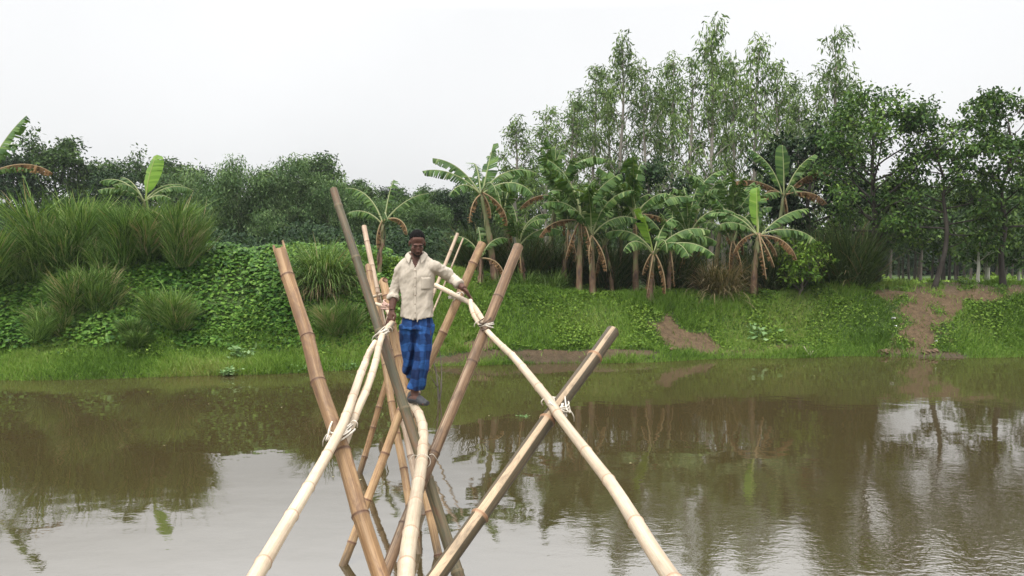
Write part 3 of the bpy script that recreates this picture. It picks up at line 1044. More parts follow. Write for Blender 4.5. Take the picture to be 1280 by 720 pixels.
# feathery bamboo thickets -----------------------------------------------
def bamboo_clump(seed, n, H, spread):
    rg = np.random.default_rng(seed)
    st, lf = MB(), MB()
    C = []
    for i in range(n):
        az = rg.uniform(0, 6.28)
        p = np.array((math.cos(az), math.sin(az), 0)) * rg.uniform(0, .9)
        h = H * rg.uniform(.5, 1.08)
        az += rg.normal(0, .5)
        o = np.array((math.cos(az), math.sin(az), 0))
        tilt, dr = abs(rg.normal(.14, .12)) * spread, rg.uniform(.8, 2.0)
        pts = [p]
        kk = 12
        for q in range(kk):
            t = (q + 1) / kk
            a = tilt + dr * t ** 2.5
            pts.append(pts[-1] + (o * math.sin(a) + np.array((0, 0, 1)) * math.cos(a)) * h / kk)
        pts = np.array(pts)
        V, F, uv = tube(pts, np.linspace(.035, .006, kk + 1), 4)
        st.add(V, F, .5, uv)
        for q in range(16):
            t = rg.uniform(.18, 1) * kk
            j = min(kk - 1, int(t))
            pp = pts[j] + (pts[j + 1] - pts[j]) * (t - j)
            C.append(pp + rg.normal(0, 1, 3) * np.array((.30, .30, .25)))
    C = np.array(C)
    nl = 40
    ci = np.repeat(np.arange(len(C)), nl)
    m_ = len(ci)
    P = C[ci] + rg.normal(0, 1, (m_, 3)) * np.array((.26, .26, .2))
    D = rg.normal(0, .8, (m_, 3)); D[:, 2] -= .8
    Nn = rg.normal(0, .7, (m_, 3)) + np.array((0, 0, 1))
    L = rg.uniform(.16, .32, m_)
    V, F = leaf_quads(P, D, Nn, L, L * .30)
    ct = rg.normal(0, .28, len(C))
    lf.add(V, F, np.repeat(np.clip(.5 + ct[ci] + rg.normal(0, .2, m_), 0, 1), 4))
    return st.mesh('culms', True), lf.mesh('foliage')


BC = [bamboo_clump(501, 16, 6.9, 1.5), bamboo_clump(502, 16, 6.9, 1.3)]
BB = [pair(dict(seed=520 + i, H=4.9, r0=.10, base=.08, nl=22, llen=2.3, elev=.55, prof=rprof, twigs=4, tlen=.8, nleaf=95, crad=.34,
                leafL=.24, leafW=.075, droop=.9, wob=.2, flat=.75), 'trunk', 'crown') for i in range(2)]
for i, (px, D, s_, lab) in enumerate([
    (300, 35.5, .64, 'light green bushy tree under the feathery bamboo, left of the split topped pole'),
    (352, 36.5, .72, 'light green bushy tree behind the split topped red brown pole'),
    (258, 37, .50, 'light green bushy tree just right of the last left grass clump'),
    (410, 37, .56, 'light green bushy tree behind the top of the tall tilted pole'),
    (470, 37.5, .46, 'light green bushy tree behind the thin banana at the left of the man'),
    (535, 38, .46, 'light green bushy tree right of the head of the man'),
]):
    put_tree('bushy_tree', BB[i % 2], M_culm, M_bam, px, D, s_, R.uniform(0, 6.28), lab, 'tree', 'light green bushy trees behind the crest', dz=-.2)
for i, (px, D, s, lab) in enumerate([
    (292, 37, .74, 'feathery bamboo thicket with thin tips against the sky, left of the tall poles'),
    (348, 38, .70, 'feathery bamboo thicket behind the red brown pole with the split top'),
    (272, 40, .84, 'bamboo thicket whose arching tips hang over the gap in the tree line'),
    (402, 39, .58, 'feathery bamboo thicket behind the straw skirted grass clump'),
    (325, 35, .46, 'low bamboo thicket just above the creeper crest'),
]):
    o = empty('bamboo_thicket', plant_at(px, D, -.1), R.uniform(0, 6.28)); o.scale = (s, s, s)
    link('culms', BC[i % 2][0], M_culm, o); link('foliage', BC[i % 2][1], M_bam, o)
    tag(o, lab, 'bamboo', 'bamboo thickets behind the left bank')

# undergrowth and distant woods closing the horizon (one mass)
mb = MB()
n = 60000
px = R.uniform(-60, 1340, n); D = R.uniform(58, 75, n)
top = np.where(px < 660, 3.4, 2.6) + sines(px * .02, px * 0, 61, 2.0, .8)
u = R.uniform(0, 1, n) ** .8
x = (px - 640) / FPX * D
P = np.column_stack([x, D, ground(x, D) + u * top])
Dl = R.normal(0, 1, (n, 3)); Dl[:, 2] -= .3
Nn = R.normal(0, .6, (n, 3)) + np.array((0, -.4, 1))
L = R.uniform(.35, .7, n)
V, F = leaf_quads(P, Dl, Nn, L, L * .6)
mb.add(V, F, np.repeat(R.uniform(.1, .9, n), 4))
tag(mb.build('distant_woods', M_dark), 'dark distant undergrowth closing the view beyond the trees', kind='stuff')
mb = MB()
n = 26000
px = R.uniform(-40, 640, n); D = R.uniform(27, 33, n)
x = (px - 640) / FPX * D
P = np.column_stack([x, D, ground(x, D) + R.uniform(0, 1, n) ** 1.2 * (1.0 + sines(x, x * 0, 62, 1.2, .5))])
Dl = R.normal(0, 1, (n, 3)); Dl[:, 2] -= .2
Nn = R.normal(0, .6, (n, 3)) + np.array((0, -.4, 1))
L = R.uniform(.10, .22, n)
V, F = leaf_quads(P, Dl, Nn, L, L * .5)
mb.add(V, F, np.repeat(R.uniform(.1, .9, n), 4))
tag(mb.build('undergrowth', M_dark), 'tangled undergrowth between the bank crest and the woods', kind='stuff')
mb = MB()
n = 9000
px = R.uniform(1070, 1330, n); D = R.uniform(40, 43, n)
x = (px - 640) / FPX * D
P = np.column_stack([x, D, ground(x, D) + R.uniform(0, 1, n) ** 1.5 * (.55 + sines(x, x * 0, 63, 1.2, .3))])
Dl = R.normal(0, 1, (n, 3))
Nn = R.normal(0, .6, (n, 3)) + np.array((0, -.4, 1))
L = R.uniform(.1, .25, n)
V, F = leaf_quads(P, Dl, Nn, L, L * .6)
mb.add(V, F, np.repeat(R.uniform(.4, 1, n), 4))
tag(mb.build('plantation_undergrowth', M_weed), 'pale green leafy undergrowth at the edge of the plantation', kind='stuff')

# ------------------------------------------------------------------ banana plants
def banana_leaf(L, W, el, droop, torn, rg, hang=.35, sub=.0):
    """leaf along +x from the origin: midrib curve, two blades of strips torn apart along the veins"""
    mb = MB()
    k = 26
    t = np.linspace(0, 1, k)
    ang = el - droop * t ** 1.4
    d = np.column_stack([np.cos(ang), np.zeros(k), np.sin(ang)])
    P = np.concatenate([[np.zeros(3)], np.cumsum(d[:-1] * L / (k - 1), axis=0)])
    P[:, 1] += rg.normal(0, .05) * L * t ** 2
    V, F, uv = tube(P, np.linspace(.026, .005, k), 5)
    mb.add(V, F, .97, uv)
    nrmv = np.column_stack([-np.sin(ang), np.zeros(k), np.cos(ang)])
    pet = .17
    w = lambda u: W * 2.4 * np.clip(u, 0, 1) ** .45 * np.clip(1 - u, 0, 1) ** .38
    for sgn in (-1, 1):
        a = hang + rg.normal(0, .08)
        i0 = int(pet * k)
        gap = 0.0
        for i in range(i0, k - 1):
            if rg.uniform() < torn:
                a = hang + rg.normal(0, .30) + torn * .45
                gap = rg.uniform(.15, .7) * torn
            else:
                gap = 0
                a += rg.normal(0, .03)
            u0, u1 = (t[i] - pet) / (1 - pet), (t[i + 1] - pet) / (1 - pet)
            ww0, ww1 = w(u0) + .01, w(u1) + .004
            if rg.uniform() < torn * .15:
                ww0 *= .6; ww1 *= .6
            rows = []
            for q, (f, aa) in enumerate(((0, 0), (.5, a), (1.0, a * 1.7 + .15 * torn))):
                if q == 0:
                    p0, p1 = P[i], P[i + 1]
                else:
                    lat = np.array((0, sgn, 0.0))
                    stp0, stp1 = ww0 * .5, ww1 * .5
                    fwd = .30
                    dd0 = lat * math.cos(aa) - nrmv[i] * math.sin(aa) + d[i] * fwd
                    dd1 = lat * math.cos(aa) - nrmv[i + 1] * math.sin(aa) + d[i + 1] * fwd
                    p0 = rows[-1][0] + dd0 * stp0
                    p1 = rows[-1][1] + dd1 * stp1
                    mid = (p0 + p1) / 2
                    p1 = p1 + (mid - p1) * gap
                rows.append((p0, p1))
            Vv = np.array([rows[0][0], rows[0][1], rows[1][0], rows[1][1], rows[2][0], rows[2][1]])
            tt = np.clip(.36 + rg.normal(0, .16), 0, .85)
            mb.add(Vv, [np.array([[0, 1, 3, 2], [2, 3, 5, 4]])], tt)
    return mb


M_stem = None
m, nt, b, out = new_mat('banana_stem')
tc = nt.nodes.new('ShaderNodeTexCoord')
mp = nt.nodes.new('ShaderNodeMapping'); mp.inputs['Scale'].default_value = (1, 1, .35)
nt.links.new(tc.outputs['Object'], mp.inputs[0])
f1 = noise(nt, mp.outputs[0], 7, 5, .6)
r = ramp(nt, [(.32, (.05, .03, .02)), (.48, (.15, .085, .05)), (.6, (.14, .14, .055)), (.75, (.26, .22, .13))])
nt.links.new(f1, r.inputs[0])
sz_ = nt.nodes.new('ShaderNodeSeparateXYZ'); nt.links.new(tc.outputs['Object'], sz_.inputs[0])
gr = ramp(nt, [(0.25, g3(0)), (1.0, g3(.75))])
nt.links.new(math_n(nt, 'ADD', math_n(nt, 'MULTIPLY', sz_.outputs[2], .45), math_n(nt, 'SUBTRACT', f1, .5)), gr.inputs[0])
nt.links.new(mixc(nt, r.outputs[0], (.10, .13, .045), gr.outputs[0]), b.inputs['Base Color'])
b.inputs['Roughness'].default_value = .7
bump(nt, b, f1, .5, .02)
M_stem = m


def banana(px, D, stem_h, leaves, label, seed, base_py=None, scale=1.0, lean=None, stem_r=.085, stems=1, dz=0.0):
    """leaves: list of (azimuth deg (0 = image right, 90 = away, 180 = left, 270 = to camera), elevation, droop, length, width, torn, kind)"""
    rg = np.random.default_rng(seed)
    if lean is None: lean = (rg.normal(0, .09) * stem_h, rg.normal(0, .05) * stem_h)
    loc = plant_at(px, D, dz)
    rt = empty('banana_plant', loc, 0)
    tag(rt, label, 'banana plant', 'banana plants along the far bank')
    top = np.array((lean[0], lean[1], stem_h))
    k = 10
    t = np.linspace(0, 1, k)
    P = np.column_stack([lean[0] * t ** 1.5, lean[1] * t ** 1.5, -.1 + (stem_h + .1) * t])
    sb = MB()
    V, F, uv = tube(P, stem_r * (1.15 - .55 * t) + .006 * np.sin(t * 25), 10)
    sb.add(V, F, .5, uv)
    # loose dry sheaths clinging to the stem
    for q in range(14):
        z = rg.uniform(.15, .95) * stem_h
        az = rg.uniform(0, 6.28)
        u = z / stem_h
        c = np.array((lean[0] * u ** 1.5, lean[1] * u ** 1.5, z))
        rr_ = stem_r * (1.15 - .55 * u)
        o = np.array((math.cos(az), math.sin(az), 0))
        ll = rg.uniform(.15, .45)
        pts = np.array([[c + o * rr_, c + o * (rr_ + .04) - np.array((0, 0, ll * .5)), c + o * (rr_ + rg.uniform(.0, .07)) - np.array((0, 0, ll))]])
        s = np.array([[-math.sin(az), math.cos(az), 0]])
        V, F = ribbons(pts, s, np.array([.07, .06, .02]) * rg.uniform(.6, 1.2))
        sb.add(V, F, .5)
    sb.build('stem', M_stem, rt, True)
    leaves = list(leaves) + ([] if stem_h < 1.3 else [(rg.uniform(200, 340), -35 - rg.uniform(0, 30), 40, .9 * rg.uniform(.7, 1.2), .09, .9, 'dry') for _ in range(1)])
    for (az, el, dr, L, W, torn, kind) in leaves:
        az, el = R_(az + rg.normal(0, 9)), R_(el + (9 if kind == 'g' and el < 62 else 0) + rg.normal(0, 4))
        mbl = banana_leaf(L * 1.12, W, el, R_(dr), min(.95, torn * 1.5), rg, .42 if kind != 'dry' else .9)
        nm = {'g': 'leaf', 'y': 'young_leaf', 'dry': 'dry_leaf'}[kind]
        o = mbl.build(nm, {'g': M_banana, 'y': M_banana_young, 'dry': M_banana_dry}[kind], rt)
        if kind == 'dry': o['label'] = 'withered brown leaf hanging beside the stem'
        if kind == 'y': o['label'] = 'bright upright young leaf'
        o.location = top + np.array((math.cos(az), math.sin(az), 0)) * .03 - np.array((0, 0, rg.uniform(0, .12)))
        o.rotation_euler = (0, 0, az)
    return rt


def ring(n, a0, el, dr, L, W, torn, rg, jit=22):
    out = []
    for i in range(n):
        if rg.uniform() < .3:
            out.append((a0 + i * 360 / n + rg.normal(0, jit), 74 + rg.normal(0, 6), 45 + rg.normal(0, 15), L * rg.uniform(.7, 1.05), W * 1.1, torn * .7, 'g'))
            continue
        out.append((a0 + i * 360 / n + rg.normal(0, jit), el + 20 + rg.normal(0, 15), dr - 8 + rg.normal(0, 24), L * rg.uniform(.65, 1.15), W * rg.uniform(.85, 1.1), torn, 'g'))
    return out


rb = np.random.default_rng(77)
banana(-22, 21.0, 1.95, [(12, 70, 22, 1.75, .20, .35, 'g'), (3, 32, 62, 1.75, .17, .9, 'dry'), (150, 60, 60, 1.6, .2, .5, 'g'), (200, 50, 80, 1.6, .2, .5, 'g'), (300, 40, 95, 1.3, .18, .6, 'g'), (80, 55, 60, 1.5, .2, .4, 'g'), (350, 12, 50, 1.3, .13, .7, 'g')],
       'large banana plant leaning in from the left edge with one withered leaf', 601)
banana(181, 20.7, 1.25, [(60, 82, 22, 1.15, .20, .08, 'y'), (178, 50, 78, 1.35, .15, .55, 'g'), (192, 28, 62, 1.0, .13, .6, 'g'), (5, 38, 80, 1.15, .14, .6, 'g'), (335, 25, 60, .8, .13, .5, 'g'), (140, 62, 55, 1.05, .14, .5, 'g'), (40, 45, 70, 1.0, .14, .5, 'g'), (255, 50, 90, .9, .14, .5, 'g')],
       'lone young banana plant rising above the left grass clumps', 602, stem_r=.06)
banana(474, 20.3, 1.35, [(160, 66, 75, 1.4, .16, .85, 'g'), (8, 40, 48, 1.25, .15, .9, 'g'), (75, 75, 25, 1.1, .14, .6, 'g'), (195, 40, 85, .9, .13, .9, 'g'), (330, 20, 110, .9, .10, .9, 'dry'), (280, 40, 110, .9, .13, .7, 'g')],
       'ragged thin banana plant beside the man with leaves torn to fringes', 603, stem_r=.055, lean=(.12, 0))
banana(618, 21.2, 2.35, [(170, 62, 55, 1.5, .17, .45, 'g'), (185, 35, 60, 1.5, .17, .55, 'g'), (48, 66, 12, 1.45, .22, .2, 'g'), (20, 40, 80, 1.5, .2, .5, 'g'), (340, 30, 95, 1.4, .2, .55, 'g'), (320, -20, 70, 1.1, .13, .9, 'dry'), (215, 20, 95, 1.2, .17, .6, 'g'), (290, 30, 110, 1.2, .18, .6, 'g'), (100, 55, 70, 1.4, .19, .5, 'g'), (260, -10, 70, 1.0, .13, .8, 'dry')],
       'tall banana plant with a reddish withered leaf, left end of the row', 604)
banana(600, 20.9, .75, [(170, 60, 80, .9, .14, .5, 'g'), (20, 50, 90, .9, .14, .5, 'g'), (290, 40, 110, .9, .14, .6, 'g'), (90, 65, 60, 1.0, .14, .4, 'g'), (330, 0, 80, .8, .1, .9, 'dry')],
       'small banana sucker between the two slanting poles right of the man', 620, stem_r=.05)
banana(684, 23.5, 2.65, ring(10, 20, 46, 95, 1.6, .2, .5, rb) + [(75, 80, 20, 1.3, .2, .3, 'g'), (330, 0, 60, 1.1, .12, .9, 'dry'), (200, 5, 60, 1.1, .12, .9, 'dry')],
       'banana plant standing back between the upright leaved one and the twin stems', 605)
banana(724, 21.6, 2.05, ring(10, 0, 42, 95, 1.6, .2, .5, rb) + [(190, 10, 70, 1.2, .13, .9, 'dry'), (280, -30, 50, 1.0, .12, .9, 'dry'), (250, -50, 35, 1.1, .1, .9, 'dry')],
       'banana plant with a brown stem, left of the twin pair', 606)
banana(741, 21.5, 1.75, ring(9, 40, 42, 95, 1.4, .18, .5, rb) + [(300, -40, 45, 1.0, .1, .9, 'dry')],
       'banana plant with a straight stem, right of the twin pair', 607)
banana(795, 22.3, 2.25, ring(10, 10, 46, 92, 1.6, .2, .45, rb) + [(85, 82, 15, 1.3, .21, .15, 'g'), (10, 5, 60, 1.1, .12, .9, 'dry')],
       'banana plant with a tall upright leaf behind the bright fronted one', 608)
banana(812, 21.2, 1.35, [(200, 75, 20, 1.1, .2, .1, 'y'), (20, 45, 75, 1.5, .2, .4, 'g'), (350, 25, 70, 1.7, .2, .4, 'g'), (330, 15, 70, 1.6, .2, .5, 'g'), (160, 45, 85, 1.4, .2, .5, 'g'), (220, 30, 95, 1.3, .19, .6, 'g'), (265, 45, 120, 1.3, .18, .5, 'g'), (300, 30, 100, 1.5, .18, .5, 'g'), (60, 60, 70, 1.4, .2, .4, 'g'), (280, -50, 40, 1.1, .1, .9, 'dry'), (240, -55, 30, 1.1, .1, .9, 'dry')],
       'bright fronted banana plant with long leaves sweeping to the right', 609)
banana(852, 23.6, 2.2, ring(10, 5, 44, 95, 1.5, .2, .5, rb) + [(200, 0, 60, 1.0, .12, .9, 'dry')],
       'banana plant standing back right of the bright fronted one', 610)
banana(893, 23.8, 2.0, ring(9, 35, 42, 95, 1.5, .19, .5, rb),
       'banana plant behind the brownish reed clump', 611)
banana(942, 21.9, 1.75, [(110, 82, 15, 1.2, .17, .05, 'y'), (60, 66, 25, 1.2, .2, .2, 'g'), (8, 30, 45, 1.5, .19, .4, 'g'), (345, 15, 70, 1.4, .18, .5, 'g'), (175, 45, 75, 1.4, .18, .5, 'g'), (195, 30, 60, 1.3, .17, .5, 'g'), (130, 50, 75, 1.3, .18, .5, 'g'), (325, 0, 75, 1.3, .12, .9, 'dry'), (200, -5, 70, .9, .1, .9, 'dry'), (275, -65, 20, 1.2, .09, .9, 'dry'), (300, -60, 20, .9, .09, .9, 'dry')],
       'banana plant with a yellow green upright leaf and hanging brown leaves', 612)
banana(704, 22.6, 1.7, ring(9, 50, 46, 85, 1.35, .19, .6, rb) + [(300, -40, 50, .9, .1, .9, 'dry')],
       'mid height banana plant crowded against the left of the twin stems', 630, stem_r=.07)
banana(776, 23.0, 1.95, ring(9, 5, 46, 85, 1.4, .19, .6, rb),
       'mid height banana plant crowded behind the bright fronted one on its left', 631, stem_r=.07)
banana(870, 22.9, 1.6, ring(9, 25, 46, 85, 1.35, .19, .6, rb) + [(255, -40, 50, .9, .1, .9, 'dry')],
       'mid height banana plant standing just behind the brownish reed clump on its left', 632, stem_r=.07)
banana(640, 22.8, 1.9, ring(9, 15, 46, 85, 1.4, .19, .6, rb),
       'mid height banana plant behind the reddish leaved one on its right', 633, stem_r=.07)
banana(922, 23.2, 2.1, ring(9, 35, 46, 85, 1.4, .19, .6, rb),
       'mid height banana plant behind the one with the yellow green leaf', 634, stem_r=.07)
banana(655, 21.9, 1.2, ring(8, 10, 50, 95, 1.2, .18, .55, rb) + [(290, -30, 60, .9, .1, .9, 'dry')],
       'short banana plant low between the reddish leaved one and the twin stems', 614, stem_r=.06)
banana(766, 22.4, 1.45, ring(9, 25, 46, 95, 1.3, .18, .55, rb) + [(250, -40, 50, .9, .1, .9, 'dry')],
       'short banana plant low just right of the twin stems', 615, stem_r=.06)
banana(836, 22.0, 1.2, ring(8, 15, 46, 100, 1.2, .17, .55, rb) + [(270, -50, 40, .9, .1, .9, 'dry')],
       'short banana plant tucked under the sweeping leaves of the bright one', 616, stem_r=.06)
banana(915, 22.8, 1.5, ring(8, 30, 46, 95, 1.3, .18, .55, rb) + [(240, -40, 50, .9, .1, .9, 'dry')],
       'short banana plant just left of the one with the yellow green leaf', 617, stem_r=.06)
banana(968, 24.6, 2.95, [(80, 82, 12, 1.4, .19, .1, 'g'), (160, 60, 50, 1.7, .19, .6, 'g'), (190, 25, 50, 1.7, .18, .8, 'dry'), (10, 45, 65, 1.7, .19, .6, 'dry'), (35, 60, 45, 1.5, .19, .4, 'g'), (345, 15, 75, 1.2, .17, .7, 'dry'), (220, 20, 80, 1.2, .17, .7, 'dry'), (280, 30, 100, 1.3, .18, .6, 'g')],
       'tallest banana plant with faded drooping leaves, right end of the row', 613)

# ------------------------------------------------------------------ small things on the bank
M_drift = plain_mat('bleached_wood', (.50, .44, .34), .8, .2, 15)
mb = MB()
p0 = at(1016, 444, 19.75)
p0[2] = float(ground(p0[0], p0[1])) - .02
for ctrl, r in (([p0, p0 + (-.12, 0, .10), p0 + (-.22, .02, .27)], .022), ([p0 + (.05, 0, .0), p0 + (-.08, 0, .08), p0 + (-.2, -.1, .04)], .02),
                ([p0 + (-.05, 0, .05), p0 + (.02, .02, .17)], .014), ([p0 + (.1, -.05, -.02), p0 + (-.02, 0, .05), p0 + (-.06, .05, .16)], .02)):
    q = spline([np.array(c) for c in ctrl], .04)
    V, F, uv = tube(q, np.linspace(r, r * .4, len(q)), 7)
    mb.add(V, F, .5, uv)
tag(mb.build('driftwood', M_drift, None, True), 'bleached forked driftwood lying at the water edge', 'driftwood')

def weed_plant(px, py, D, n, Lf, h, label, mat, cat='weed', floatz=None):
    p = at(px, py, D)
    z = float(ground(p[0], p[1])) if floatz is None else floatz
    mb = MB()
    Pp = np.column_stack([R.normal(0, 1, n) * Lf * 1.3, R.normal(0, 1, n) * Lf * 1.0, R.uniform(.1, 1, n) * h])
    D_ = np.column_stack([R.normal(0, 1, n), R.normal(-.3, 1, n), R.normal(.1, .4, n)])
    Nn = nrm(np.column_stack([R.normal(0, .4, n), R.normal(-.4, .4, n), np.ones(n)]))
    V, F = leaf_quads(Pp, D_, Nn, np.full(n, Lf) * R.uniform(.7, 1.2, n), np.full(n, Lf * .6))
    mb.add(V, F, np.repeat(R.uniform(.3, 1, n), 4))
    for i in range(n):
        V, F, uv = tube(np.array([[0, 0, -.03], Pp[i] * (.5, .5, .6), Pp[i]]), .004, 4)
        mb.add(V, F, .3, uv)
    o = mb.build('weed_plant', mat)
    o.location = (p[0], p[1], z)
    tag(o, label, cat)
M_pale_leaf = leaf_mat('pale_leaf', [G(.10, .20, .06), G(.16, .28, .10), G(.25, .36, .16)], .25, .4, 0, .4)
weed_plant(948, 408, 20.5, 26, .16, .35, 'pale broad leaved weed standing alone on the green slope', M_pale_leaf)
weed_plant(285, 471, 17.0, 60, .09, .14, 'pale leafy water weed at the edge below the creeper', M_pale_leaf, floatz=.02)
weed_plant(376, 466, 17.5, 46, .08, .13, 'pale leafy water weed at the edge beside the red brown pole', M_pale_leaf, floatz=.02)
weed_plant(440, 463, 17.9, 40, .08, .12, 'pale leafy water weed between the two left poles', M_pale_leaf, floatz=.02)
weed_plant(300, 434, 17.9, 40, .14, .25, 'light green leafy weed at the foot of the creeper slope', M_pale_leaf)
weed_plant(655, 515, 13.0, 12, .05, .03, 'floating scrap of pale weed on open water', M_pale_leaf, floatz=.006)

M_litter = plain_mat('white_plastic', (.75, .75, .74), .5, .05, 10)
for (px, py, D, s, lab) in ((1117, 395, 20.9, .045, 'crumpled white litter scrap at the left side of the path'), (1120, 402, 20.7, .03, 'tiny white litter scrap just below the larger scrap'),
                            (1170, 427, 20.2, .035, 'white litter scrap lying on the path near the water'), (982, 415, 20.4, .03, 'white speck of litter on the grass slope'),
                            (868, 398, 20.8, .03, 'white speck of litter above the bare earth patch')):
    p = at(px, py, D); z = float(ground(p[0], p[1]))
    mb = MB()
    g_ = np.linspace(-1, 1, 5)
    xx, yy = np.meshgrid(g_, g_)
    zz = .45 + R.normal(0, .3, xx.shape) - .3 * (xx ** 2 + yy ** 2)
    ii = np.arange(25).reshape(5, 5)
    qq = np.stack([ii[:-1, :-1], ii[:-1, 1:], ii[1:, 1:], ii[1:, :-1]], -1).reshape(-1, 4)
    mb.add(np.stack([xx + R.normal(0, .15, xx.shape), yy * .8, zz + .35], -1) * s, [qq])
    o = mb.build('litter_scrap', M_litter); o.location = (p[0], p[1], z + .03)
    tag(o, lab, 'litter')

M_float = plain_mat('floating_leaf', (.30, .27, .14), .6, .3, 30, 0)
for i, (px, py) in enumerate(((96, 486), (231, 497), (205, 560), (262, 507), (463, 481), (612, 522), (733, 536), (905, 497), (1018, 471), (352, 512), (418, 601), (438, 594), (452, 604), (690, 478), (790, 583))):
    D = 2.9 / ((py - 300) / 1000.0)
    p = at(px, py, D)
    s_ = R.uniform(.025, .05)
    V = np.array([(0, 0, 0), (s_ * .5, s_ * .35, .004), (s_ * 1.2, 0, .002), (s_ * .5, -s_ * .35, .006)])
    o = link('floating_leaf', mesh_from('floating_leaf', V, [np.array([[0, 1, 2, 3]])]), M_float)
    o.location = (p[0], p[1], .006); o.rotation_euler = (0, 0, R.uniform(0, 6.28))
    tag(o, 'tiny pale dead leaf floating on the open brown water', 'leaf', 'dead leaves floating on the river')

# clods and stones on the path foot
M_clod = plain_mat('earth_clod', (.135, .092, .058), .95, .3, 9, .6)
def clod(px, py, D, s, lab):
    p = at(px, py, D); z = float(ground(p[0], p[1]))
    import bmesh
    bm = bmesh.new()
    bmesh.ops.create_icosphere(bm, subdivisions=3, radius=1)
    ph = R.uniform(0, 6, 3)
    for v in bm.verts:
        c = v.co
        f = 1 + .22 * math.sin(c.x * 3 + ph[0]) * math.cos(c.y * 3.4 + ph[1]) + .12 * math.sin(c.z * 6 + c.x * 5 + ph[2])
        v.co = Vector((c.x * f * s, c.y * f * s * .8, c.z * f * s * .55))
    me = bpy.data.meshes.new('earth_clod'); bm.to_mesh(me); bm.free()
    o = link('earth_clod', me, M_clod); o.location = (p[0], p[1], z + s * .2)
    tag(o, lab, 'clod')
clod(1158, 443, 19.85, .13, 'lump of pale earth at the foot of the path, left of its twin')
clod(1168, 442, 19.9, .11, 'lump of pale earth at the foot of the path, right of its twin')
clod(1105, 438, 20.0, .16, 'wide lump of earth at the left foot of the path')
clod(840, 442, 19.55, .10, 'lump of dark earth under the bare patch')

# ------------------------------------------------------------------ the bamboo bridge
M_cream = bamboo_mat('pale_bamboo', (.66, .55, .41), (.60, .475, .335), (.33, .18, .105), (.36, .22, .14), .38)
M_red = bamboo_mat('red_brown_bamboo', (.215, .120, .050), (.355, .222, .112), (.085, .04, .025), (.11, .05, .033), .75)
M_green = bamboo_mat('grey_green_bamboo', (.060, .055, .026), (.135, .105, .054), (.17, .13, .07), (.15, .06, .03), .6)
M_brown = bamboo_mat('brown_bamboo', (.15, .085, .045), (.25, .155, .085), (.07, .04, .025), (.06, .035, .02), .65, (.36, .26, .17))
M_striped = bamboo_mat('peeling_bamboo', (.065, .05, .026), (.11, .08, .045), (.36, .2, .11), (.03, .022, .013), .5, (.46, .34, .22))
M_orange = bamboo_mat('orange_bamboo', (.34, .205, .10), (.46, .305, .16), (.12, .055, .035), (.15, .075, .045), .65)
M_thin = bamboo_mat('thin_pale_bamboo', (.46, .36, .26), (.36, .25, .17), (.14, .08, .05), (.2, .12, .08), .4)
M_rope = plain_mat('white_rope', (.58, .53, .45), .9, .3, 60, .6)
M_rope_d = plain_mat('dark_rope', (.10, .07, .05), .9, .2, 60, .5)

ORG = np.array((-.35, 5.0, 0.0))
bridge = empty('bamboo_bridge', ORG)
tag(bridge, 'rickety single pole bamboo footbridge with handrails on crossed poles', 'footbridge')


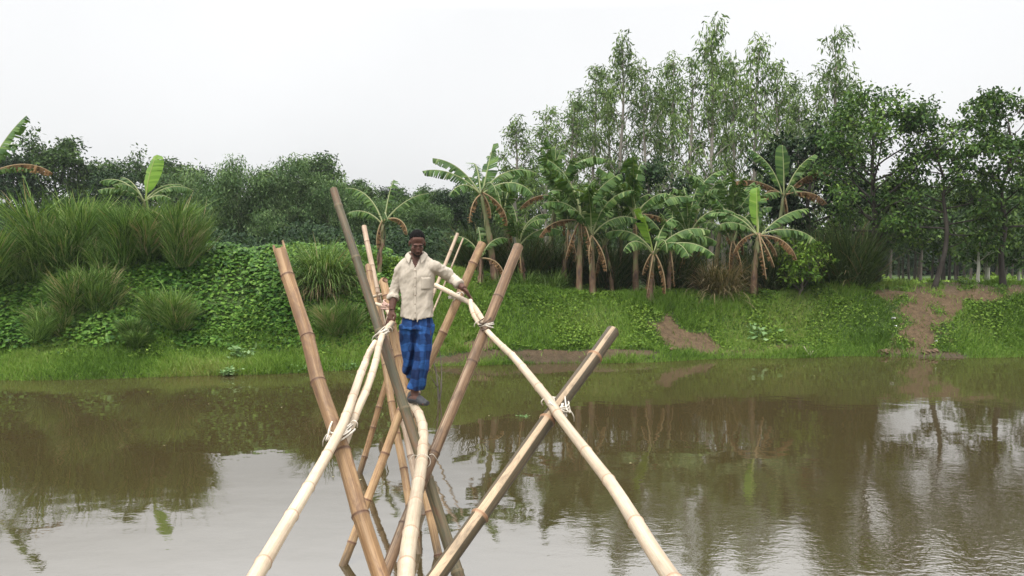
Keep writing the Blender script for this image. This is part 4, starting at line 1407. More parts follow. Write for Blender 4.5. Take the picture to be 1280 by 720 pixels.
def culm(name, ctrl, r0, r1, mat, spacing=.36, seed=0, n=20, hollow=(False, False), wobble=.004, label=None, ragged=False, ringf=1.0):
    """bamboo culm with swollen nodes along a smooth path; tint = node ring, also the painted shade inside hollow ends"""
    rg = np.random.default_rng(seed)
    P = spline(ctrl, .04)
    S = np.concatenate(([0], np.cumsum(np.linalg.norm(np.diff(P, axis=0), axis=1))))
    Lt = S[-1]
    ss, rr_, tt = [0.0], [1.0], [0.0]
    s = spacing * rg.uniform(.25, .9)
    nodes = []
    while s < Lt - .05:
        nodes.append(s); s += spacing * rg.uniform(.8, 1.2)
    for j, nd in enumerate(nodes):
        prev = nodes[j - 1] if j else 0
        for f in np.linspace(.15, .85, 5):
            ss.append(prev + (nd - prev) * f); rr_.append(1 - .015 * math.sin(f * math.pi)); tt.append(0)
        a = r0 * .5
        for ds, f, tn in ((-a * .7, 1.01, 0), (-a * .34, 1.02 + .05 * ringf, .6), (-a * .10, 1.03 + .10 * ringf, 1), (a * .05, 1.01, 1), (a * .28, 1.02 + .07 * ringf, .8), (a * .7, 1.01, 0)):
            ss.append(nd + ds); rr_.append(f); tt.append(tn)
    last = nodes[-1] if nodes else 0
    for f in np.linspace(.2, 1, 5):
        ss.append(last + (Lt - last) * f); rr_.append(1.0); tt.append(0)
    ss = np.array(ss); o_ = np.argsort(ss, kind='stable')
    ss = np.clip(ss[o_], 0, Lt); rr_ = np.array(rr_)[o_]; tt = np.array(tt)[o_]
    keep = np.concatenate(([True], np.diff(ss) > 1e-4))
    ss, rr_, tt = ss[keep], rr_[keep], tt[keep]
    pts = np.stack([np.interp(ss, S, P[:, c]) for c in range(3)], -1)
    # slight kinks at nodes
    kn = np.concatenate(([0], nodes, [Lt]))
    kw = rg.normal(0, wobble, (len(kn), 3)); kw[0] = kw[-1] = 0
    pts = pts + np.stack([np.interp(ss, kn, kw[:, c]) for c in range(3)], -1)
    rad = np.interp(ss / Lt, [0, 1], [r0, r1]) * rr_
    V, F, uv = tube(pts, rad, n, cap=False)
    uv[:, 1] = np.repeat(ss, n)
    # slightly out of round
    k = len(pts)
    mb = MB()
    Vr = V.reshape(k, n, 3)
    if ragged:   # splintered start: push the first ring's points up and down along the pole
        ax = nrm(pts[0] - pts[2])
        jag = np.clip(rg.normal(0, .5, n), -.3, 1.2) * r0 * .5
        jag -= r0 * .3; jag[2:5] = r0 * np.array((.8, 2.0, .9)); jag[n // 2:n // 2 + 3] = r0 * np.array((.9, 2.3, .6))
        Vr[0] = Vr[0] + ax * jag[:, None]
    mb.add(Vr.reshape(-1, 3), F, np.repeat(tt, n), uv)
    T, A, B = frames(pts)
    th = np.linspace(0, 2 * math.pi, n, endpoint=False)
    for e, hol in ((0, hollow[0] or ragged), (k - 1, hollow[1])):
        sgn = 1 if e == 0 else -1
        c = pts[e]
        circ = np.cos(th)[:, None] * A[e] + np.sin(th)[:, None] * B[e]
        rings = [Vr[e]]
        if hol:
            rings.append(c + circ * rad[e] * .66 + (Vr[e] - c - circ * rad[e]) * .9)
            rings.append(c + circ * rad[e] * .62 + sgn * T[e] * rad[e] * 1.6)
            tint = [.1, .25, 1.0]  # recess shade painted into the hollow end with the node colour
        else:
            rings.append(c + circ * rad[e] * .6 - sgn * T[e] * rad[e] * .06)
            tint = [.0, .15]
        vv = np.concatenate(rings)
        fl = []
        for q in range(len(rings) - 1):
            for j in range(n):
                a_, b_ = q * n + j, q * n + (j + 1) % n
                f = [a_, b_, b_ + n, a_ + n]
                fl.append(f if e == k - 1 else f[::-1])
        uvv = np.tile(np.column_stack([th / 6.28, np.full(n, ss[e])]), (len(rings), 1))
        mb.add(vv, [np.array(fl), np.array([list(range((len(rings) - 1) * n, len(rings) * n))])], np.repeat(tint, n), uvv)
    o = mb.build(name, mat, bridge, True, ORG)
    if label: o['label'] = label
    return o


def on_line(A, B, px, py):
    """depth at which the straight pole A-B passes nearest to a pixel's sight line"""
    A, B = np.asarray(A), np.asarray(B)
    o = np.array((0, 0, CAM_H)); d = nrm(at(px, py, 1.0) - o)
    u = nrm(B - A); w0 = o - A
    b_ = d @ u; dd = d @ w0; e = u @ w0
    s = (e - b_ * dd) / (1 - b_ * b_)
    return A + u * s


def lash(center, ax1, ax2, r1, r2, sep, turns, rope=.005, mat=None, seed=0, tails=1, parent=None, spread=.5):
    """rope turns round two crossing poles; sep = unit vector from one pole to the other"""
    rg = np.random.default_rng(seed)
    mb = MB()
    sep = nrm(sep); ax1, ax2 = nrm(ax1), nrm(ax2)
    bis = nrm(ax1 + ax2 * (1 if ax1 @ ax2 > 0 else -1))
    for i in range(turns):
        t = nrm(np.cross(sep, bis) * (1 - spread * .3) + bis * rg.normal(0, spread))
        nrmv = nrm(np.cross(t, sep))
        off = nrmv * rg.normal(0, r1 * .35)
        th = np.linspace(0, 2 * math.pi, 29)
        a = (r1 + r2) + rope * rg.uniform(.6, 1.8)
        b_ = max(r1, r2) * rg.uniform(1.12, 1.28) + rope
        pts = center + off + np.cos(th)[:, None] * sep * a + np.sin(th)[:, None] * t * b_ + nrmv * (np.sin(th * .5) * r1 * rg.uniform(-.5, .5))[:, None]
        V, F, uv = tube(pts, rope * rg.uniform(.8, 1.15), 6)
        mb.add(V, F, .5, uv)
    for i in range(tails):
        t = nrm(np.cross(sep, bis)) * (1 if i % 2 else -1)
        p = center + t * max(r1, r2) * 1.1 - sep * r1
        q = spline([p, p + t * .025 + np.array((0, -.015, .008)), p + t * .045 + np.array((0, -.015, -.015)), p + t * .05 + np.array((rg.normal(0, .01), 0, -.045))], .008)
        V, F, uv = tube(q, rope * .8, 6)
        mb.add(V, F, .5, uv)
    return mb.build('lashing', mat or M_rope, parent or bridge, True, ORG)


def ext(A, B, z):
    """extend the line A->B down to height z"""
    A, B = np.asarray(A), np.asarray(B)
    t = (z - A[2]) / (B[2] - A[2])
    return A + (B - A) * t


# first crossed pair (nearest)
A1 = at(350, 313, 5.0); B1 = at(475, 720, 3.62)
p1 = culm('support_pole', [A1, ext(A1, B1, -1.3)], .0385, .046, M_red, .40, 1, 24, label='thick red brown support pole with a split top', ragged=True, wobble=.006)
A2 = at(766, 414, 4.75); B2 = at(548, 715, 3.5)
p2 = culm('support_pole', [A2, ext(A2, B2, -1.3)], .040, .038, M_striped, .60, 2, 24, hollow=(True, False), label='dark support pole with pale peeled strips', ringf=1.6)
# second crossed pair
A3 = at(417, 237, 7.8); B3 = at(530, 586, 6.0)
p3 = culm('support_pole', [A3, ext(A3, B3, -1.3)], .037, .048, M_green, .75, 3, 24, hollow=(True, False), label='tallest support pole, tilted and grey green')
A4 = at(648, 308, 7.3); B4 = at(530, 597, 5.84)
p4 = culm('support_pole', [A4, ext(A4, B4, -1.3)], .046, .037, M_brown, .70, 4, 24, hollow=(True, False), label='thick brown support pole right of the man')
# third pair, behind the man
A6 = at(603, 304, 8.4); B6 = at(426, 716, 6.97)
p6 = culm('support_pole', [A6, at(537, 450, 7.95), at(498, 523, 7.62), ext(at(498, 523, 7.62), B6, -1.2)], .046, .036, M_orange, .42, 6, 18, label='orange brown support pole crossing behind the man', ringf=1.5)
A5 = at(455, 283, 10.6); B5 = at(518, 592, 8.6)
p5 = culm('support_pole', [A5, ext(A5, B5, -1.0)], .033, .040, M_thin, .35, 5, 16, label='thin pinkish support pole above the left rail', ringf=1.4)
A7 = at(527, 330, 10.6); B7 = at(448, 597, 9.76)
p7 = culm('support_pole', [A7, ext(A7, B7, -1.0)], .040, .036, M_red, .33, 7, 16, label='knobbly reddish support pole standing in the water', ringf=1.8)
A8 = at(460, 333, 9.2); B8 = at(474, 415, 8.6)
p8 = culm('support_pole', [A8, at(467, 372, 8.9), ext(A8, at(500, 560, 7.9), -1.0)], .036, .040, M_orange, .38, 8, 16, hollow=(True, False), label='short cut brown support pole at the left rail')
A9 = at(478, 354, 8.3)
p9 = culm('support_pole', [A9, at(487, 390, 8.15), ext(A9, at(520, 560, 7.6), -1.0)], .044, .036, M_orange, .34, 9, 16, hollow=(True, False), label='short cut orange support pole with a flared top', ringf=1.5)
# far thin pairs
A10 = at(572, 292, 16.2); B10 = at(486, 503, 14.3)
culm('support_pole', [A10, ext(A10, B10, -.8)], .034, .036, M_thin, .5, 10, 12, label='slim far pole right of the man, thicker of two')
A11 = at(579, 298, 16.6); B11 = at(500, 488, 15.4)
culm('support_pole', [A11, ext(A11, B11, -.8)], .018, .02, M_thin, .5, 11, 10, label='slim far pole right of the man, thinner of two')

# walkway poles
WZ = 1.329
wk = [np.array((-.14, -1.6, WZ - .02)), np.array((-.30, .8, WZ - .01))]
for px_, d_ in ((497, 3.0), (508.6, 3.93), (518.5, 4.69), (527.5, 5.6), (529, 6.41), (525, 7.07), (520, 7.40), (515, 7.66)):
    wk.append(np.array((at(px_, 600, d_)[0], d_, WZ)))
culm('walkway_pole', wk, .045, .040, M_cream, .42, 121, 28, label='thick pale walkway pole the man stands on', wobble=.002, ringf=.8)
culm('walkway_pole', [np.array((-.93, 7.1, WZ - .06)), np.array((-1.15, 9.8, WZ - .05)), np.array((-1.75, 14.6, WZ - .02)), np.array((-2.2, 18.8, 1.2))], .04, .036, M_thin, .38, 21, 16, label='farther walkway pole leading to the bank', wobble=.008)

# handrails
def rail_ctrl(pts):
    return [at(a, b_, d) for a, b_, d in pts]
L1a = on_line(A1, B1, 425, 540); d1 = L1a[1] - .085
L3a = on_line(A3, B3, 478, 413); d3 = L3a[1] - .085
R2a = on_line(A2, B2, 697, 508); e2 = R2a[1] - .078
R4a = on_line(A4, B4, 606, 402); e4 = R4a[1] - .078
print('rail depths', d1, d3, e2, e4)
rl = culm('handrail', [np.array((-.50, -1.6, 2.0)), np.array((-.60, .2, 1.93))] + rail_ctrl([(320, 718, 2.5), (350, 667, 2.85), (385, 608, 3.4), (412, 560, d1 - .12), (427, 532, d1), (441, 497, d1 + .55), (452, 464, d1 + 1.1), (461, 442, d3 - .5), (469, 428, d3 - .25)]),
          .029, .024, M_cream, .44, 22, 24, hollow=(False, True), label='left near handrail pole running out of view at the bottom', wobble=.003, ringf=1.0)
rl2 = culm('handrail', rail_ctrl([(428, 560, d1 + .03), (444, 518, d1 + .35), (458, 487, d1 + .85), (470, 452, d1 + 1.5), (479, 420, d3), (486, 406, d3 + .45), (491, 399, d3 + .95)]),
           .025, .024, M_cream, .44, 23, 22, hollow=(True, True), label='left handrail pole under the hand of the man', wobble=.006)
culm('handrail', rail_ctrl([(487, 398, d3 + 1.05), (491, 420, 8.25), (497, 445, 8.7), (504, 468, 9.2), (509, 490, 9.8)]), .034, .028, M_cream, .36, 24, 16, label='pale crooked rail going down behind the man', wobble=.01)
rr1 = culm('handrail', [np.array((.55, -1.6, 2.1)), np.array((.53, .3, 2.05))] + rail_ctrl([(836, 720, 2.28), (800, 662, 2.65), (768, 612, 3.1), (735, 567, 3.6), (700, 520, e2 - .12), (686, 498, e2 + .08), (652, 458, e2 + .75), (626, 432, e4 - .7), (608, 413, e4), (596, 400, e4 + .25), (590, 388, e4 + .45), (588, 376, e4 + .6)]),
           .031, .022, M_cream, .44, 25, 24, hollow=(False, True), label='right handrail pole running out of view at the bottom', wobble=.003, ringf=1.0)
culm('handrail', rail_ctrl([(607, 406, e4 + .05), (600, 392, e4 + .3), (594, 383, e4 + .55), (585, 376, 7.42), (566, 368, 7.9), (541, 357, 8.6), (512, 350, 10.5)]), .024, .026, M_cream, .4, 26, 18, hollow=(True, False), label='right far handrail pole passing behind the man', wobble=.008)
# crooked pale sticks tied at the left rail behind the hand
culm('tie_stick', rail_ctrl([(464, 379, 8.3), (473, 381, 8.2), (481, 385, 8.1), (488, 394, 8.0)]), .018, .02, M_cream, .3, 27, 12, label='crooked pale stick tied behind the hand')
culm('tie_stick', rail_ctrl([(463, 372, 8.7), (472, 369, 8.6), (480, 366, 8.5), (491, 358, 8.6)]), .016, .014, M_cream, .3, 28, 12, label='pale stick tied across the cut poles')
culm('tie_stick', rail_ctrl([(472, 365, 8.6), (478, 395, 8.5), (490, 440, 8.3), (500, 500, 8.0), (514, 530, 7.7)]), .017, .015, M_brown, .3, 29, 10, label='brown stick slanting down beside the green pole')
culm('tie_stick', rail_ctrl([(484, 400, 8.9), (492, 440, 8.7), (502, 480, 8.4)]), .015, .013, M_orange, .3, 30, 10, label='thin orange stick behind the left rail')

yv = np.array((0, -1.0, 0))
lash((L1a + at(427, 535, d1)) / 2, B1 - A1, at(452, 464, d1 + 1.1) - at(412, 560, d1 - .12), .05, .04, yv, 12, .0046, M_rope, 1, 2, p1, .55)
lash((L3a + at(479, 418, d3)) / 2, B3 - A3, at(486, 406, d3 + .45) - at(470, 452, d1 + 1.5), .046, .03, yv, 10, .0048, M_rope, 2, 2, p3, .35)
lash((R2a + at(697, 510, e2)) / 2, B2 - A2, at(652, 458, e2 + .75) - at(735, 567, 3.6), .046, .034, yv, 13, .0044, M_rope, 3, 2, p2, .45)
lash((R4a + at(607, 405, e4)) / 2, B4 - A4, at(626, 432, e4 - .7) - at(590, 388, e4 + .45), .048, .03, yv, 3, .006, M_rope, 4, 1, p4, .3)
lash((R4a + at(607, 407, e4)) / 2, B4 - A4, at(626, 432, e4 - .7) - at(590, 388, e4 + .45), .05, .032, yv, 3, .006, M_rope_d, 5, 0, p4, .5)
lash(at(485, 383, 8.12), np.array((0, .2, 1)), np.array((.3, .2, 1)), .045, .02, yv, 5, .008, plain_mat('pink_rope', (.55, .36, .30), .85, .1, 40), 6, 0, p9, .15)
lash(at(568, 370, 8.05), A6 - B6, np.array((1, -1, .0)), .046, .025, yv, 4, .006, M_rope, 7, 1, p6, .4)
xw = np.array((at(529, 588, 5.62)[0], 5.62, WZ))
lash(xw, np.array((0, 1, 0)), B3 - A3, .040, .006, np.array((0, 0, -1.0)), 1, .0028, M_rope, 8, 2, p3, .1)

# dead twig standing in the water behind the man's legs
mb = MB()
b0 = at(549, 503, 14.3); b0[2] = -.3
def tw(ctrl, r):
    q = spline([at(a, c, d) if len((a, c, d)) == 3 else a for a, c, d in ctrl], .06)
    V, F, uv = tube(q, np.linspace(r, r * .4, len(q)), 6)
    mb.add(V, F, .5, uv)
tw([(549, 512, 14.3), (546, 470, 14.3), (541, 450, 14.3), (540, 436, 14.4)], .022)
tw([(548, 485, 14.3), (543, 478, 14.2), (538, 470, 14.1)], .012)
tw([(549, 505, 14.3), (552, 480, 14.4), (551, 450, 14.5), (547, 425, 14.5)], .014)
tw([(549, 495, 14.3), (551, 487, 14.2), (550, 475, 14.2), (547, 468, 14.2)], .01)
tag(mb.build('dead_branch', M_bark, None, True), 'dead branched twig standing in the water by the knees of the man', 'branch')

# ------------------------------------------------------------------ the man
MAN = np.array((at(519, 506, 7.4)[0], 7.4, WZ + .045))
K = 0.0074


def mp(px, py, y=0.0):
    """body point (local) from its place in the picture, y metres behind the body's plane"""
    p = at(px, py, 7.4 + y)
    return p - MAN


def ellipsoid(c, r, n=14, Mrot=None):
    th = np.linspace(0, math.pi, n + 1)
    ph = np.linspace(0, 2 * math.pi, 2 * n, endpoint=False)
    V = [(0, 0, 1)] + [(math.sin(t) * math.cos(p), math.sin(t) * math.sin(p), math.cos(t)) for t in th[1:-1] for p in ph] + [(0, 0, -1)]
    V = np.array(V) * np.asarray(r)
    if Mrot is not None: V = V @ Mrot.T
    V = V + np.asarray(c)
    k = 2 * n
    tri, quad = [], []
    for j in range(k):
        tri.append((0, 1 + j, 1 + (j + 1) % k))
        tri.append((len(V) - 1, len(V) - 1 - k + (j + 1) % k, len(V) - 1 - k + j))
    for i in range(n - 2):
        for j in range(k):
            a = 1 + i * k + j; b_ = 1 + i * k + (j + 1) % k
            quad.append((a, a + k, b_ + k, b_))
    return V, [np.array(tri), np.array(quad)]


def limb(P, rad, n=16, step=.02):
    """closed tapered tube with rounded ends"""
    Q = spline(P, step)
    S = np.concatenate(([0], np.cumsum(np.linalg.norm(np.diff(Q, axis=0), axis=1))))
    C = np.array(P); cs = [0]
    # arclength of each control point
    for c in C[1:]:
        cs.append(S[np.argmin(np.linalg.norm(Q - c, axis=1))])
    r = np.interp(S, cs, rad)
    return tube(Q, r, n)[:2]


def loft(rings, n=28):
    """rings: (center, rx, ry, yaw) elliptical sections stacked"""
    th = np.linspace(0, 2 * math.pi, n, endpoint=False)
    V = []
    for c, rx, ry, p in rings:
        x = np.sign(np.cos(th)) * np.abs(np.cos(th)) ** p * rx
        y = np.sign(np.sin(th)) * np.abs(np.sin(th)) ** p * ry
        V.append(np.column_stack([x, y, 0 * x]) + np.asarray(c))
    V = np.concatenate(V)
    k = len(rings)
    i = np.arange(k - 1)[:, None] * n; j = np.arange(n)[None]; j2 = (j + 1) % n
    Q = np.stack([i + j, i + j2, i + n + j2, i + n + j], -1).reshape(-1, 4)
    return V, [Q, np.array([list(range(n))[::-1], list(range((k - 1) * n, k * n))])]


def fuse(mb, voxel, smooth_it):
    """union the pieces into one continuous skin"""
    me = mb.mesh('fuse_tmp')
    o = bpy.data.objects.new('fuse_tmp', me)
    COL.objects.link(o)
    r = o.modifiers.new('r', 'REMESH'); r.mode = 'VOXEL'; r.voxel_size = voxel; r.use_smooth_shade = True
    if smooth_it:
        s = o.modifiers.new('s', 'SMOOTH'); s.factor = .5; s.iterations = smooth_it
    dg = bpy.context.evaluated_depsgraph_get()
    dg.update()
    res = bpy.data.meshes.new_from_object(o.evaluated_get(dg))
    bpy.data.objects.remove(o)
    bpy.data.meshes.remove(me)
    return res


def co_np(me):
    a = np.zeros(len(me.vertices) * 3); me.vertices.foreach_get('co', a)
    return a.reshape(-1, 3)


def rot(ax, a):
    c, s = math.cos(a), math.sin(a)
    return {'x': np.array([[1, 0, 0], [0, c, -s], [0, s, c]]), 'y': np.array([[c, 0, s], [0, 1, 0], [-s, 0, c]]), 'z': np.array([[c, -s, 0], [s, c, 0], [0, 0, 1]])}[ax]


# joints
SHR = mp(502, 329, .02); SHL = mp(545, 330, .0)          # his right shoulder is on the picture's left
ELR = mp(493, 362, .05); WRR = mp(490, 388, -.04)
ELL = mp(564, 347, .10); WRL = mp(580, 361, -.02)
RAILR = at(489, 401, 7.35) - MAN
RAILL = at(588, 377, 7.38) - MAN
NECK = mp(521, 324, .03)
HEADC = mp(521.5, 303, -.05)
Mh = (rot('z', .22) @ rot('x', .42)) * .93      # head bowed and turned a little to the picture's right

body = MB()
tors = [((.02, .02, .70), .130, .095, .9), ((.02, .02, .82), .125, .088, .9), ((.018, .02, .95), .120, .082, .9), ((.02, .02, 1.08), .132, .088, .85), ((.024, .025, 1.22), .140, .090, .8),
        ((.026, .03, 1.30), .128, .080, .85), ((.025, .035, 1.36), .11, .075, .9), ((.02, .035, 1.40), .058, .058, 1)]
V, F = loft(tors); body.add(V, F)
neck_top = HEADC + Mh @ np.array((0, .03, -.07))
V, F = limb([np.array((.02, .035, 1.34)), NECK, neck_top], [.062, .054, .054]); body.add(V, F)
for c, r in (((0, .012, .035), (.074, .092, .088)), ((0, -.03, -.045), (.058, .062, .075)), ((0, -.050, -.098), (.036, .036, .028)), ((0, -.088, -.030), (.012, .020, .030)), ((0, -.098, -.052), (.017, .018, .013)),
             ((0, -.078, .008), (.050, .016, .013)), ((0, -.084, -.080), (.026, .012, .007)), ((0, -.083, -.092), (.023, .012, .007)), ((.041, -.060, -.036), (.017, .017, .016)), ((-.041, -.060, -.036), (.017, .017, .016)),
             ((.075, .012, -.018), (.010, .020, .032)), ((-.075, .012, -.018), (.010, .020, .032)), ((0, -.045, .048), (.056, .036, .042))):
    V, F = ellipsoid(HEADC + Mh @ np.array(c), r, 12, Mh); body.add(V, F)
# arms
V, F = limb([SHR + (.05, 0, -.045), SHR + (.02, 0, -.035), (SHR + ELR) / 2, ELR, (ELR * .55 + WRR * .45), WRR], [.038, .039, .038, .036, .039, .027]); body.add(V, F)
V, F = limb([SHL + (-.05, 0, -.045), SHL + (-.03, 0, -.04), (SHL + ELL) / 2, ELL, (ELL * .55 + WRL * .45), WRL], [.038, .039, .038, .036, .039, .027]); body.add(V, F)


def hand(wrist, target, side, across, curl_down, spread, thumb_dir):
    """palm from the wrist to the knuckles above the rail, four fingers curling over it, thumb closing from the side"""
    fwd = nrm(target - wrist)
    ac = nrm(across - fwd * (across @ fwd))
    kn = wrist + fwd * .085
    V, F = limb([wrist, wrist + fwd * .03, kn], [.026, .03, .027], 12, .012)
    # flatten the palm into a slab along 'ac'
    c = wrist + fwd * .05
    nn = np.cross(fwd, ac)
    rel_ = V - c
    V = c + rel_ - np.outer(rel_ @ nn, nn) * .45 + np.outer(rel_ @ ac, ac) * .35
    body.add(V, F)
    for i, (o, ln) in enumerate(zip((-.030, -.010, .010, .029), (.068, .078, .073, .058))):
        b0 = kn + ac * o * 1.0 - fwd * .018
        d1_ = nrm(fwd + ac * o * spread)
        d2_ = nrm(d1_ + curl_down * .8)
        d3_ = nrm(d1_ * .3 + curl_down * 1.1)
        p = [b0, b0 + d1_ * (ln * .45 + .018), b0 + d1_ * (ln * .45 + .018) + d2_ * ln * .35, b0 + d1_ * (ln * .45 + .018) + d2_ * ln * .35 + d3_ * ln * .3]
        V, F = limb(p, [.0098, .0095, .0085, .0068], 10, .008); body.add(V, F)
    tb = wrist + fwd * .025 + ac * thumb_dir * .028
    p = [tb, tb + nrm(fwd * .5 + ac * thumb_dir) * .035, tb + nrm(fwd * .5 + ac * thumb_dir) * .035 + nrm(fwd + curl_down * .6) * .032, tb + nrm(fwd * .5 + ac * thumb_dir) * .035 + nrm(fwd + curl_down) * .055]
    V, F = limb(p, [.014, .012, .0105, .008], 10, .008); body.add(V, F)


hand(WRR, RAILR + np.array((-.01, 0, .02)), 0, np.array((.75, -.6, 0)), np.array((-.2, .35, -.85)), 3.0, 1)
hand(WRL, RAILL + np.array((.02, -.02, .01)), 0, np.array((.25, -.95, .1)), np.array((.25, .15, -.9)), 4.0, 1)
# legs
KR, KL = mp(512, 446, .10), mp(527, 447, -.02)
AR, AL = np.array((-.035, .235, .085)), np.array((-.01, -.0, .085))
HR_, HL_ = np.array((-.06, .03, .74)), np.array((.095, .02, .74))
V, F = limb([HR_, (HR_ + KR) / 2, KR, KR * .6 + AR * .4, AR], [.082, .07, .052, .052, .034]); body.add(V, F)
V, F = limb([HL_, (HL_ + KL) / 2, KL, KL * .6 + AL * .4, AL], [.082, .07, .052, .052, .034]); body.add(V, F)


def foot(ank, dirv, mbx, grow_=0.0, toes=True):
    d = nrm(dirv); s = nrm(np.cross(d, (0, 0, 1)))
    heel = ank - d * .045; heel[2] = .032
    ball = ank + d * .115; ball[2] = .024
    V, F = limb([heel, ank + d * .03 - np.array((0, 0, .035)), ball], [.034 + grow_, .040 + grow_, .030 + grow_], 14, .015)
    c = ank.copy(); c[2] = .03
    relv = V - c
    V = c + relv + np.outer(relv @ s, s) * .12
    V[:, 2] = np.maximum(V[:, 2], .0 - grow_)
    mbx.add(V, F)
    if toes:
        for i, o in enumerate((-.030, -.013, .002, .016, .028)):
            tl = (.055, .052, .048, .043, .036)[i] * .8
            V, F = limb([ball + s * o * .8 - d * .02, ball + s * o + d * tl * .6 - np.array((0, 0, .006)), ball + s * o * 1.1 + d * tl - np.array((0, 0, .012))], [.012, .0115, .009] if i else [.016, .015, .012], 8, .008)
            mbx.add(V, F)
    else:
        V, F = limb([ball - d * .01, ball + d * .05 - np.array((0, 0, .004))], [.034, .022], 14, .012)
        c2 = ball.copy(); relv = V - c2
        V = c2 + relv + np.outer(relv @ s, s) * .35
        V[:, 2] = np.maximum(V[:, 2], -grow_)
        mbx.add(V, F)
DFL, DFR = np.array((.80, -.55, 0)), np.array((-.15, -.9, 0))
foot(AL, DFL, body); foot(AR, DFR, body)
V, F = limb([AL + (0, 0, .03), AL + nrm(DFL) * .02 - (0, 0, .03)], [.034, .036]); body.add(V, F)
V, F = limb([AR + (0, 0, .03), AR + nrm(DFR) * .02 - (0, 0, .03)], [.034, .036]); body.add(V, F)

m, nt, b, out = new_mat('dark_skin')
tc = nt.nodes.new('ShaderNodeTexCoord')
f = noise(nt, tc.outputs['Object'], 30, 4, .6)
r = ramp(nt, [(.3, (.072, .034, .024)), (.7, (.130, .061, .044))])
nt.links.new(f, r.inputs[0]); nt.links.new(r.outputs[0], b.inputs['Base Color'])
b.inputs['Roughness'].default_value = .6
b.inputs['Specular IOR Level'].default_value = .3
b.inputs['Subsurface Weight'].default_value = .08
b.inputs['Subsurface Radius'].default_value = (.02, .008, .004)
bump(nt, b, noise(nt, tc.outputs['Object'], 120, 3, .6), .15, .002)
M_skin = m
me = fuse(body, .0042, 3)
man = link('person', me, M_skin)
me.polygons.foreach_set('use_smooth', np.ones(len(me.polygons), dtype=bool))
man.location = MAN
tag(man, 'man in a cream shirt and blue checked lungi standing on the bamboo pole', 'person')
body_bvh = BVHTree.FromPolygons([v.co for v in me.vertices], [p.vertices[:] for p in me.polygons])

# shirt
sh = MB()
tz = [((.022, .02, .765), .158, .122, .85), ((.022, .02, .86), .152, .118, .85), ((.020, .02, .97), .147, .110, .85), ((.022, .02, 1.09), .155, .112, .82), ((.026, .025, 1.20), .166, .114, .8),
      ((.027, .03, 1.29), .166, .100, .78), ((.026, .035, 1.345), .140, .092, .85), ((.022, .035, 1.385), .085, .078, .95), ((.02, .033, 1.41), .068, .068, 1)]
V, F = loft(tz, 36); sh.add(V, F)
CFR = ELR * .50 + WRR * .50
CFL = ELL * .30 + WRL * .70
V, F = limb([SHR + (.05, 0, -.02), SHR + (.008, 0, -.03), (SHR + ELR) / 2, ELR, CFR], [.060, .060, .054, .049, .046]); sh.add(V, F)
V, F = limb([SHL + (-.05, 0, -.02), SHL + (-.01, 0, -.03), (SHL + ELL) / 2 + (0, 0, -.008), ELL, CFL], [.062, .060, .058, .054, .046]); sh.add(V, F)
# rolled cuffs
for c, a in ((CFR, ELR), (CFL, ELL)):
    d = nrm(c - a)
    V, F = limb([c - d * .045, c - d * .005], [.056, .056]); sh.add(V, F)
me = fuse(sh, .0075, 4)
co = co_np(me)
nr = np.zeros(len(me.vertices) * 3); me.vertices.foreach_get('normal', nr); nr = nr.reshape(-1, 3)
x, y, z = co.T
from mathutils import noise as mnoise
def cloth(co_, fx, fy, fz, seed_):
    return np.array([mnoise.fractal(Vector((p[0] * fx + seed_, p[1] * fy, p[2] * fz)), .6, 2.1, 3) for p in co_])
rotd = co @ rot('y', .55)
fold = .0085 * cloth(rotd, 15, 9, 5, 3.0) + .004 * cloth(co, 24, 12, 3, 9.0)
sag = np.clip((1.0 - z) / .25, 0, 1) * .006 * np.sin(np.arctan2(y - .02, x - .02) * 7 + z * 5 + 1.5 * np.sin(z * 9))
arm_w = np.clip((np.abs(x - .02) - .16) / .05, 0, 1)
fold = fold + arm_w * .006 * cloth(co, 9, 9, 20, 5.0)
co = co + nr * (fold + sag)[:, None]
me.vertices.foreach_set('co', co.ravel())
# open the hem, neck, cuffs and the V at the throat
import bmesh
bm = bmesh.new(); bm.from_mesh(me)
kill = []
for f_ in bm.faces:
    c = np.array(f_.calc_center_median())
    hem = .788 + .028 * abs(math.sin((c[0] - .02) * 9)) if abs(c[0] - .02) > .018 else .778 + (.018 - abs(c[0] - .02)) * 2.4
    dead = c[2] < hem and abs(c[0] - .02) < .19
    dead = dead or c[2] > 1.392
    dv = (c[2] - 1.265) * .42
    dead = dead or (c[1] < .02 and c[2] > 1.265 and abs(c[0] - .018) < dv)
    for cc, aa in ((CFR, ELR), (CFL, ELL)):
        d = nrm(cc - aa)
        dead = dead or (((c - cc) @ d) > .020 and np.linalg.norm(c - cc) < .09)
    if dead: kill.append(f_)
bmesh.ops.delete(bm, geom=kill, context='FACES')
bm.to_mesh(me); bm.free()
me.polygons.foreach_set('use_smooth', np.ones(len(me.polygons), dtype=bool))
m, nt, b, out = new_mat('cream_cloth')
tc = nt.nodes.new('ShaderNodeTexCoord')
f1 = noise(nt, tc.outputs['Object'], 7, 5, .6)
r = ramp(nt, [(.3, (.44, .385, .315)), (.7, (.54, .48, .40))])
nt.links.new(f1, r.inputs[0]); nt.links.new(r.outputs[0], b.inputs['Base Color'])
b.inputs['Roughness'].default_value = .9
b.inputs['Specular IOR Level'].default_value = .15
mpn = nt.nodes.new('ShaderNodeMapping'); mpn.inputs['Scale'].default_value = (1, 1, .5); nt.links.new(tc.outputs['Object'], mpn.inputs[0])
bump(nt, b, noise(nt, mpn.outputs[0], 13, 4, .55, .3), .3, .02)
M_shirt = m
shirt = link('shirt', me, M_shirt, man)
sm = shirt.modifiers.new('thick', 'SOLIDIFY'); sm.thickness = .004; sm.offset = -1
sh_bvh = BVHTree.FromPolygons([v.co for v in me.vertices], [p.vertices[:] for p in me.polygons])


